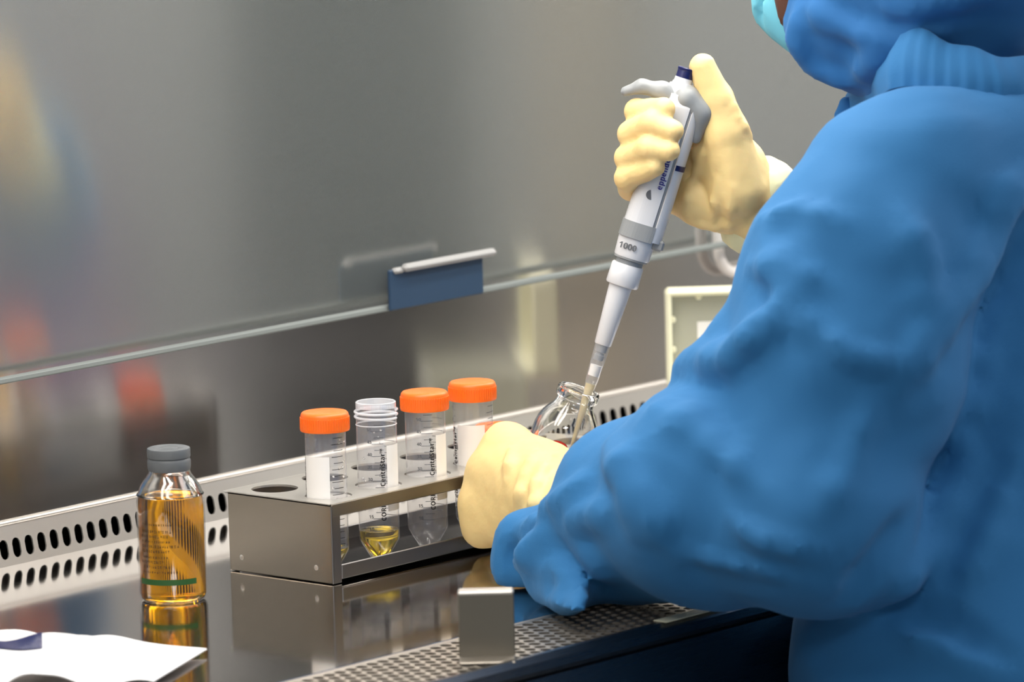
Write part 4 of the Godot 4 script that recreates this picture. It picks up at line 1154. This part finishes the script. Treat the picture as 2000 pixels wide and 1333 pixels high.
	# head and face behind the mask: one skin surface from crown to chest, arms inside the sleeves
	var body := [
		[Vector3(0.2914, 1.3112, 0.5757), Vector3(0.2878, 1.3032, 0.5426), 0.0740, 0.0660], [Vector3(0.2612, 1.2754, 0.5076), Vector3(0.2516, 1.2527, 0.5018), 0.0460, 0.0180], [Vector3(0.2429, 1.2728, 0.4932), Vector3(0.2334, 1.2550, 0.4926), 0.0200, 0.0090], [Vector3(0.2662, 1.2864, 0.4799), Vector3(0.2631, 1.2775, 0.4753), 0.0110, 0.0100], [Vector3(0.2801, 1.2615, 0.5588), Vector3(0.2708, 1.1861, 0.6041), 0.0420, 0.0380],
		[Vector3(0.3054, 1.1134, 0.6455), Vector3(0.2693, 0.8221, 0.6714), 0.0850, 0.1000], [Vector3(0.4018, 1.1026, 0.6510), Vector3(0.3500, 0.8088, 0.6748), 0.0850, 0.1000], [Vector3(0.1726, 1.1395, 0.6484), Vector3(0.4595, 1.1253, 0.6505), 0.0450, 0.0450],
		[Vector3(0.1428, 1.1392, 0.6450), Vector3(0.0345, 0.9470, 0.6573), 0.0420, 0.0360], [Vector3(0.0345, 0.9470, 0.6573), Vector3(0.0769, 0.9098, 0.4369), 0.0360, 0.0200], [Vector3(0.4878, 1.1223, 0.6530), Vector3(0.5286, 1.0016, 0.5968), 0.0420, 0.0360], [Vector3(0.5286, 1.0016, 0.5968), Vector3(0.3232, 1.0930, 0.4238), 0.0360, 0.0240],
		[Vector3(0.2693, 0.8221, 0.6714), Vector3(0.3171, 0.6685, 0.4842), 0.1100, 0.0700], [Vector3(0.3500, 0.8088, 0.6748), Vector3(0.4514, 0.6436, 0.4904), 0.1100, 0.0700], [Vector3(0.3171, 0.6685, 0.4842), Vector3(0.2719, 0.3558, 0.5354), 0.0660, 0.0450], [Vector3(0.4514, 0.6436, 0.4904), Vector3(0.4052, 0.3238, 0.5422), 0.0660, 0.0450],
		[Vector3(0.2719, 0.3558, 0.5354), Vector3(0.2858, 0.2984, 0.4722), 0.0420, 0.0300], [Vector3(0.4052, 0.3238, 0.5422), Vector3(0.4192, 0.2654, 0.4792), 0.0420, 0.0300]]
	part("body", net(body, 0.03, 0.009), "skin", person, "skin shown in the gap between mask and hood")
	for e in [[1592, -150, 4385], [1668, -175, 4425]]:
		part("eye", lathe([Vector2(0, -0.011), Vector2(0.008, -0.0075), Vector2(0.011, 0), Vector2(0.008, 0.0075), Vector2(0, 0.011)], 16, Transform3D(Basis(), at_eye(e[0]))), "eye_white", person)
	part("face_mask", net([[Vector3(0.2698, 1.2837, 0.4646), Vector3(0.2600, 1.2567, 0.4704), 0.0300, 0.0230], [Vector3(0.2600, 1.2567, 0.4704), Vector3(0.2526, 1.2386, 0.4862), 0.0230, 0.0140], [Vector3(0.2802, 1.2690, 0.4800), Vector3(0.2651, 1.2456, 0.4912), 0.0300, 0.0220]], 0.02, 0.004, [[Vector3(0.2376, 1.2758, 0.4679), Vector3(0.2399, 1.2391, 0.4560), 0.0030, 0.0030]], 0.006), "mask_cloth", person, "pale cyan pleated face mask")
	build_gloves(person)
	# skirt of the gown over the thighs and a stool that carries the worker
	part("skirt", net([[Vector3(0.2578, 0.7344, 0.6784), Vector3(0.3074, 0.6801, 0.5012), 0.1650, 0.1050], [Vector3(0.3383, 0.7198, 0.6819), Vector3(0.4494, 0.6531, 0.5014), 0.1650, 0.1050], [Vector3(0.3074, 0.6801, 0.5012), Vector3(0.2882, 0.5222, 0.5310), 0.1050, 0.0950], [Vector3(0.4494, 0.6531, 0.5014), Vector3(0.4219, 0.4938, 0.5374), 0.1050, 0.0950]], 0.05, 0.012, [], 0.01, [[folds, 0.012, stretch]]), "gown", person)
	var seat := Vector3(0.36, 0, 0.86)
	var stool := thing("lab_stool", "round lab stool under the person in the gown", "stool", Vector3(seat.x, 0, seat.z))
	part("seat", lathe([Vector2(0, 0.40), Vector2(0.17, 0.40), Vector2(0.19, 0.415), Vector2(0.19, 0.445), Vector2(0.175, 0.46), Vector2(0, 0.46)], 36), "black", stool)
	part("column", lathe([Vector2(0.03, 0.06), Vector2(0.03, 0.40)], 20), "grip", stool)
	for i in 5:
		var st := begin()
		add_box(st, Vector3(0.0, 0.045, -0.02), Vector3(0.27, 0.07, 0.02), 0.006, Transform3D(Basis(Vector3.UP, TAU * i / 5.0), Vector3.ZERO))
		part("foot", st.commit(), "grip", stool)
		var w := begin()
		add_lathe(w, [Vector2(0, -0.012), Vector2(0.022, -0.012), Vector2(0.022, 0.012), Vector2(0, 0.012)], 16, Transform3D(Basis(Vector3.UP, TAU * i / 5.0) * Basis(Vector3.RIGHT, PI / 2), Basis(Vector3.UP, TAU * i / 5.0) * Vector3(0.255, 0.0225, 0)))
		part("castor", w.commit(), "black", stool)

func at_eye(x: float) -> Vector3:
	return EYE_A if x < 1600 else EYE_B

const EYE_A := Vector3(0.2737, 1.3129, 0.4824)
const EYE_B := Vector3(0.3267, 1.3176, 0.4761)
const COLLAR_LOW := [Vector3(0.2673, 1.1698, 0.5113), Vector3(0.2388, 1.1908, 0.5508), Vector3(0.1921, 1.2098, 0.6067), Vector3(0.1859, 1.2148, 0.6355), Vector3(0.1911, 1.2126, 0.6574), Vector3(0.2030, 1.2096, 0.6765), Vector3(0.2242, 1.2062, 0.6909), Vector3(0.2740, 1.2044, 0.6869), Vector3(0.3650, 1.2085, 0.6303), Vector3(0.3878, 1.2128, 0.5785), Vector3(0.3676, 1.2067, 0.5257), Vector3(0.3218, 1.1862, 0.5008), Vector3(0.2673, 1.1698, 0.5113)]
const COLLAR_HIGH := [Vector3(0.2760, 1.1966, 0.5089), Vector3(0.2531, 1.2235, 0.5473), Vector3(0.2087, 1.2445, 0.6023), Vector3(0.2060, 1.2518, 0.6254), Vector3(0.2117, 1.2420, 0.6435), Vector3(0.2202, 1.2392, 0.6601), Vector3(0.2317, 1.2318, 0.6751), Vector3(0.2764, 1.2325, 0.6770), Vector3(0.3640, 1.2370, 0.6226), Vector3(0.3825, 1.2405, 0.5783), Vector3(0.3648, 1.2345, 0.5284), Vector3(0.3224, 1.2125, 0.5032), Vector3(0.2760, 1.1966, 0.5089)]

func ribbon(low: Array, high: Array, thick: float) -> Mesh:
	var st := begin()
	var a := smooth_path(low, 6)
	var b := smooth_path(high, 6)
	var mid := Vector3.ZERO
	for p in a:
		mid += p
	mid /= a.size()
	for i in a.size() - 1:
		for s in 4:
			var f0 := s / 4.0
			var f1 := (s + 1) / 4.0
			var q := []
			for e in [[i, f0], [i + 1, f0], [i + 1, f1], [i, f1]]:
				var p: Vector3 = a[e[0]].lerp(b[e[0]], e[1])
				var out := (p - mid)
				out.y = 0
				p += out.normalized() * (sin(e[0] * 2.1) * 0.0012 + sin(e[1] * PI) * 0.006)
				q.append([p, out.normalized()])
			quad(st, q[0][0], q[1][0], q[2][0], q[3][0])
			quad(st, q[3][0] - q[3][1] * thick, q[2][0] - q[2][1] * thick, q[1][0] - q[1][1] * thick, q[0][0] - q[0][1] * thick)
			if s == 3:
				quad(st, q[3][0], q[2][0], q[2][0] - q[2][1] * thick, q[3][0] - q[3][1] * thick)
	st.index()
	st.generate_normals()
	return st.commit()

func build_gloves(person: Node3D) -> void:
	var crinkle := fold_noise(31, 1.0)
	var cr := Basis(Vector3(60, 10, 0), Vector3(-10, 34, 0), Vector3(0, 10, 55))
	# right hand: thumb on the plunger, four fingers round the handle
	var rh := [
		# palm: wrist to knuckles, behind and to the right of the handle
		[Vector3(0.3202, 1.0966, 0.3886), Vector3(0.3061, 1.1291, 0.3771), 0.0240, 0.0250], [Vector3(0.3061, 1.1291, 0.3771), Vector3(0.2977, 1.1445, 0.3701), 0.0250, 0.0200], [Vector3(0.3074, 1.1028, 0.3754), Vector3(0.2919, 1.1053, 0.3571), 0.0220, 0.0180], [Vector3(0.3099, 1.1282, 0.3693), Vector3(0.2951, 1.1546, 0.3463), 0.0200, 0.0120], [Vector3(0.3100, 1.1170, 0.3690), Vector3(0.2927, 1.1396, 0.3407), 0.0200, 0.0110], [Vector3(0.3089, 1.1058, 0.3672), Vector3(0.2876, 1.1232, 0.3387), 0.0190, 0.0110], [Vector3(0.3067, 1.0986, 0.3664), Vector3(0.2798, 1.1090, 0.3360), 0.0170, 0.0100],
		# thumb
		[Vector3(0.2988, 1.1157, 0.3873), Vector3(0.2925, 1.1562, 0.3830), 0.0220, 0.0170], [Vector3(0.2925, 1.1562, 0.3830), Vector3(0.2879, 1.1812, 0.3780), 0.0170, 0.0130], [Vector3(0.2879, 1.1812, 0.3780), Vector3(0.2817, 1.2055, 0.3714), 0.0130, 0.0095],
		# index
		[Vector3(0.2954, 1.1564, 0.3461), Vector3(0.2703, 1.1665, 0.3273), 0.0110, 0.0095], [Vector3(0.2703, 1.1665, 0.3273), Vector3(0.2499, 1.1743, 0.3358), 0.0095, 0.0090], [Vector3(0.2499, 1.1743, 0.3358), Vector3(0.2444, 1.1783, 0.3656), 0.0090, 0.0082],
		# middle
		[Vector3(0.2928, 1.1403, 0.3406), Vector3(0.2656, 1.1496, 0.3226), 0.0110, 0.0098], [Vector3(0.2656, 1.1496, 0.3226), Vector3(0.2418, 1.1589, 0.3363), 0.0098, 0.0096], [Vector3(0.2418, 1.1589, 0.3363), Vector3(0.2378, 1.1688, 0.3603), 0.0096, 0.0092], [Vector3(0.2378, 1.1688, 0.3603), Vector3(0.2400, 1.1636, 0.3763), 0.0092, 0.0082],
		# ring
		[Vector3(0.2877, 1.1243, 0.3386), Vector3(0.2610, 1.1337, 0.3210), 0.0110, 0.0096], [Vector3(0.2610, 1.1337, 0.3210), Vector3(0.2382, 1.1423, 0.3359), 0.0096, 0.0092], [Vector3(0.2382, 1.1423, 0.3359), Vector3(0.2323, 1.1510, 0.3610), 0.0092, 0.0088], [Vector3(0.2323, 1.1510, 0.3610), Vector3(0.2370, 1.1499, 0.3760), 0.0088, 0.0078],
		# little finger
		[Vector3(0.2799, 1.1101, 0.3359), Vector3(0.2550, 1.1174, 0.3241), 0.0100, 0.0090], [Vector3(0.2550, 1.1174, 0.3241), Vector3(0.2343, 1.1280, 0.3378), 0.0090, 0.0086], [Vector3(0.2343, 1.1280, 0.3378), Vector3(0.2329, 1.1379, 0.3648), 0.0086, 0.0076]]
	part("glove", net(rh, 0.003, 0.0019, [], 0.004, [[crinkle, 0.0006, cr]], 0.0, [[Vector3(0.2787, 1.1431, 0.3749), Vector3(0.2837, 1.1308, 0.3639), 0.0014, 0.0030], [Vector3(0.2837, 1.1308, 0.3639), Vector3(0.2827, 1.1194, 0.3578), 0.0030, 0.0030], [Vector3(0.2827, 1.1194, 0.3578), Vector3(0.2765, 1.1091, 0.3597), 0.0030, 0.0030], [Vector3(0.2765, 1.1091, 0.3597), Vector3(0.2768, 1.0976, 0.3563), 0.0030, 0.0014], [Vector3(0.2782, 1.1254, 0.3862), Vector3(0.2797, 1.1083, 0.3822), 0.0016, 0.0035], [Vector3(0.2797, 1.1083, 0.3822), Vector3(0.2888, 1.0898, 0.3720), 0.0035, 0.0016], [Vector3(0.2819, 1.1201, 0.3972), Vector3(0.2828, 1.1050, 0.3942), 0.0014, 0.0030], [Vector3(0.2828, 1.1050, 0.3942), Vector3(0.2947, 1.0880, 0.3823), 0.0030, 0.0014], [Vector3(0.2800, 1.0928, 0.3569), Vector3(0.2855, 1.0905, 0.3654), 0.0014, 0.0030], [Vector3(0.2855, 1.0905, 0.3654), Vector3(0.2910, 1.0882, 0.3739), 0.0030, 0.0030], [Vector3(0.2910, 1.0882, 0.3739), Vector3(0.2931, 1.0913, 0.3842), 0.0030, 0.0030], [Vector3(0.2931, 1.0913, 0.3842), Vector3(0.2964, 1.0941, 0.3934), 0.0030, 0.0014], [Vector3(0.2883, 1.1837, 0.3904), Vector3(0.2900, 1.1762, 0.3924), 0.0011, 0.0025], [Vector3(0.2900, 1.1762, 0.3924), Vector3(0.2907, 1.1689, 0.3952), 0.0025, 0.0025], [Vector3(0.2907, 1.1689, 0.3952), Vector3(0.2939, 1.1623, 0.3983), 0.0025, 0.0025], [Vector3(0.2939, 1.1623, 0.3983), Vector3(0.2997, 1.1553, 0.3994), 0.0025, 0.0011]], -9.0, 0.0, 0.004), "latex", person, "pale yellow latex glove on the right hand")
	part("glove_cuff", net([[Vector3(0.3282, 1.1087, 0.3873), Vector3(0.3273, 1.0898, 0.3829), 0.0270, 0.0270], [Vector3(0.3362, 1.1208, 0.3860), Vector3(0.3327, 1.1004, 0.3836), 0.0100, 0.0220], [Vector3(0.3195, 1.0864, 0.3747), Vector3(0.3569, 1.0829, 0.3877), 0.0120, 0.0280]], 0.012, 0.004, [], 0.004, [[crinkle, 0.003, cr]]), "latex_cuff", person, "rolled pale cuff of the right glove")
	# left hand: back towards the lens, fingers closed round the bottle on its far side
	var lh := [
		[Vector3(0.0884, 0.9088, 0.4273), Vector3(0.1090, 0.9080, 0.3772), 0.0240, 0.0280], [Vector3(0.1090, 0.9080, 0.3772), Vector3(0.1216, 0.9171, 0.3478), 0.0280, 0.0300], [Vector3(0.1216, 0.9171, 0.3478), Vector3(0.1269, 0.9264, 0.3101), 0.0300, 0.0250], [Vector3(0.1268, 0.9277, 0.3437), Vector3(0.1337, 0.9434, 0.3048), 0.0250, 0.0170], [Vector3(0.1230, 0.9171, 0.3418), Vector3(0.1244, 0.9238, 0.2986), 0.0260, 0.0180], [Vector3(0.1211, 0.9027, 0.3430), Vector3(0.1175, 0.9042, 0.2952), 0.0250, 0.0170], [Vector3(0.1178, 0.8957, 0.3408), Vector3(0.1164, 0.8876, 0.2947), 0.0230, 0.0130],
		# thumb over the near shoulder of the bottle
		[Vector3(0.1447, 0.9213, 0.3426), Vector3(0.1557, 0.9281, 0.3229), 0.0160, 0.0110], [Vector3(0.1557, 0.9281, 0.3229), Vector3(0.1728, 0.9276, 0.3165), 0.0110, 0.0090], [Vector3(0.1728, 0.9276, 0.3165), Vector3(0.1833, 0.9227, 0.3205), 0.0090, 0.0080],
		# index to little finger, bent away round the glass
		[Vector3(0.1338, 0.9445, 0.3047), Vector3(0.1534, 0.9364, 0.2798), 0.0150, 0.0105], [Vector3(0.1534, 0.9364, 0.2798), Vector3(0.1826, 0.9286, 0.2612), 0.0105, 0.0090], [Vector3(0.1826, 0.9286, 0.2612), Vector3(0.2158, 0.9158, 0.2577), 0.0090, 0.0080],
		[Vector3(0.1245, 0.9246, 0.2986), Vector3(0.1458, 0.9163, 0.2726), 0.0150, 0.0105], [Vector3(0.1458, 0.9163, 0.2726), Vector3(0.1773, 0.9078, 0.2522), 0.0105, 0.0092], [Vector3(0.1773, 0.9078, 0.2522), Vector3(0.2117, 0.8987, 0.2508), 0.0092, 0.0082],
		[Vector3(0.1176, 0.9049, 0.2952), Vector3(0.1381, 0.8968, 0.2713), 0.0140, 0.0100], [Vector3(0.1381, 0.8968, 0.2713), Vector3(0.1697, 0.8892, 0.2508), 0.0100, 0.0090], [Vector3(0.1697, 0.8892, 0.2508), Vector3(0.2042, 0.8808, 0.2493), 0.0090, 0.0080],
		[Vector3(0.1164, 0.8876, 0.2947), Vector3(0.1330, 0.8816, 0.2751), 0.0125, 0.0090], [Vector3(0.1330, 0.8816, 0.2751), Vector3(0.1580, 0.8753, 0.2591), 0.0090, 0.0080], [Vector3(0.1580, 0.8753, 0.2591), Vector3(0.1866, 0.8683, 0.2566), 0.0080, 0.0072]]
	part("glove", net(lh, 0.010, 0.0026, [], 0.004, [[crinkle, 0.0008, cr]], 0.0, [[Vector3(0.1104, 0.9476, 0.3536), Vector3(0.1016, 0.9409, 0.3562), 0.0022, 0.0050], [Vector3(0.1016, 0.9409, 0.3562), Vector3(0.0949, 0.9337, 0.3569), 0.0050, 0.0050], [Vector3(0.0949, 0.9337, 0.3569), Vector3(0.0873, 0.9222, 0.3583), 0.0050, 0.0050], [Vector3(0.0873, 0.9222, 0.3583), Vector3(0.0867, 0.9091, 0.3537), 0.0050, 0.0022], [Vector3(0.1143, 0.9460, 0.3621), Vector3(0.1003, 0.9376, 0.3678), 0.0022, 0.0050], [Vector3(0.1003, 0.9376, 0.3678), Vector3(0.0884, 0.9288, 0.3718), 0.0050, 0.0050], [Vector3(0.0884, 0.9288, 0.3718), Vector3(0.0805, 0.9177, 0.3758), 0.0050, 0.0050], [Vector3(0.0805, 0.9177, 0.3758), Vector3(0.0794, 0.9049, 0.3740), 0.0050, 0.0022], [Vector3(0.1093, 0.9475, 0.3308), Vector3(0.0990, 0.9386, 0.3370), 0.0018, 0.0040], [Vector3(0.0990, 0.9386, 0.3370), Vector3(0.0930, 0.9287, 0.3394), 0.0040, 0.0018]], -9.0, 0.0, 0.005), "latex", person, "pale yellow latex glove on the left hand")

# ------------------------------------------------------------------ small things
func build_small_things() -> void:
	# bent steel clip standing on the grille
	var br := thing("steel_clip", "small bent steel plate standing on the front grille", "clip", Vector3(-0.1325, 0.8600, 0.5145))
	br.rotation.y = TO_CAMERA
	part("plate", box_mesh(Vector3(-0.0185, 0.0006, -0.001), Vector3(0.0185, 0.0445, 0.001), 0.0006), "clip_steel", br)
	part("top_fold", box_mesh(Vector3(-0.0185, 0.042, -0.012), Vector3(0.0185, 0.0455, 0.0014), 0.0012), "strip_steel", br, "bright folded top edge")
	part("foot", box_mesh(Vector3(-0.0185, 0.0004, 0.001), Vector3(0.0185, 0.002, 0.022), 0.0006), "grille_steel", br)
	# white pouch
	var pouch := thing("white_pouch", "crumpled white plastic pouch with navy print lying on the worktop", "pouch", POUCH_A)
	var corner := [POUCH_A, POUCH_B, POUCH_C, POUCH_D]
	var st := begin()
	var nu := 48
	var nv := 24
	var f := fold_noise(77, 1.0)
	var grid := []
	for i in nu + 1:
		var col := []
		for j in nv + 1:
			var uu := float(i) / nu
			var vv := float(j) / nv
			var p: Vector3 = (corner[0] as Vector3).lerp(corner[1], uu).lerp((corner[3] as Vector3).lerp(corner[2], uu), vv)
			var lift := 0.004 + (0.009 + 0.009 * f.get_noise_2d(uu * 2.2, vv * 1.5) + 0.010 * sin(uu * PI) * sin(vv * PI) + 0.002 * sin(uu * 11.0 + vv * 2.5)) * (1.0 - pow(uu, 4.0))
			col.append(p + Vector3(0, lift, 0) - POUCH_A)
		grid.append(col)
	for i in nu:
		for j in nv:
			var a: Vector3 = grid[i][j]
			var b: Vector3 = grid[i + 1][j]
			var c: Vector3 = grid[i + 1][j + 1]
			var d: Vector3 = grid[i][j + 1]
			quad(st, a, d, c, b)
			var dn := Vector3(0, -0.0007, 0)
			quad(st, a + dn, b + dn, c + dn, d + dn)
	st.index()
	st.generate_normals()
	part("sheet", st.commit(), "pouch", pouch)
	var pr := begin()
	for i in range(12, 25):
		for j in range(9, 14):
			var n := Vector3(0, 0.0008, 0)
			quad(pr, grid[i][j] + n, grid[i][j + 1] + n, grid[i + 1][j + 1] + n, grid[i + 1][j] + n)
	part("print", pr.commit(), "navy", pouch, "dark navy printed block")
	# tip box with its lid open
	var bx := thing("tip_box", "open translucent plastic tip box near the back wall", "box", Vector3(0.6304, 0.8844, 0.1100))
	bx.position.y = WT
	bx.rotation.y = TO_CAMERA + deg_to_rad(2.0)
	bx.scale = Vector3.ONE * 0.93
	part("tray", box_mesh(Vector3(-0.058, 0.0005, 0.0), Vector3(0.062, 0.045, 0.085), 0.004), "box_plastic", bx)
	var lid := part("lid", box_mesh(Vector3(-0.05, 0.048, -0.026), Vector3(0.06, 0.126, -0.022), 0.002), "box_plastic", bx, "raised cloudy lid")
	lid.rotation.z = 0.0
	part("hinge", box_mesh(Vector3(-0.05, 0.0445, -0.026), Vector3(0.06, 0.0485, 0.002), 0.001), "box_rim", bx)
	var rims := [[Vector3(-0.053, 0.124, -0.028), Vector3(0.063, 0.1295, -0.006)], [Vector3(-0.0535, 0.046, -0.028), Vector3(-0.0485, 0.1285, -0.006)], [Vector3(0.0585, 0.046, -0.028), Vector3(0.0635, 0.1285, -0.006)]]
	for q in rims:
		part("lid_rim", box_mesh(q[0], q[1], 0.0022), "box_rim", lid)
	for q in [Vector3(-0.0475, 0.103, -0.015), Vector3(-0.0475, 0.077, -0.015), Vector3(-0.025, 0.1225, -0.015), Vector3(0.02, 0.1225, -0.015)]:
		part("lid_nub", lathe([Vector2(0, -0.003), Vector2(0.002, -0.0025), Vector2(0.003, 0), Vector2(0.002, 0.0025), Vector2(0, 0.003)], 10, Transform3D(Basis(), q)), "box_rim", lid)
	part("lid_label", box_mesh(Vector3(-0.026, 0.085, -0.0222), Vector3(0.03, 0.0995, -0.0216), 0.0001), "label_white", lid)

const POUCH_A := Vector3(-0.3414, 0.8600, 0.1418)
const POUCH_B := Vector3(-0.2264, 0.8600, 0.3489)
const POUCH_C := Vector3(-0.3235, 0.8600, 0.3930)
const POUCH_D := Vector3(-0.4666, 0.8600, 0.3266)
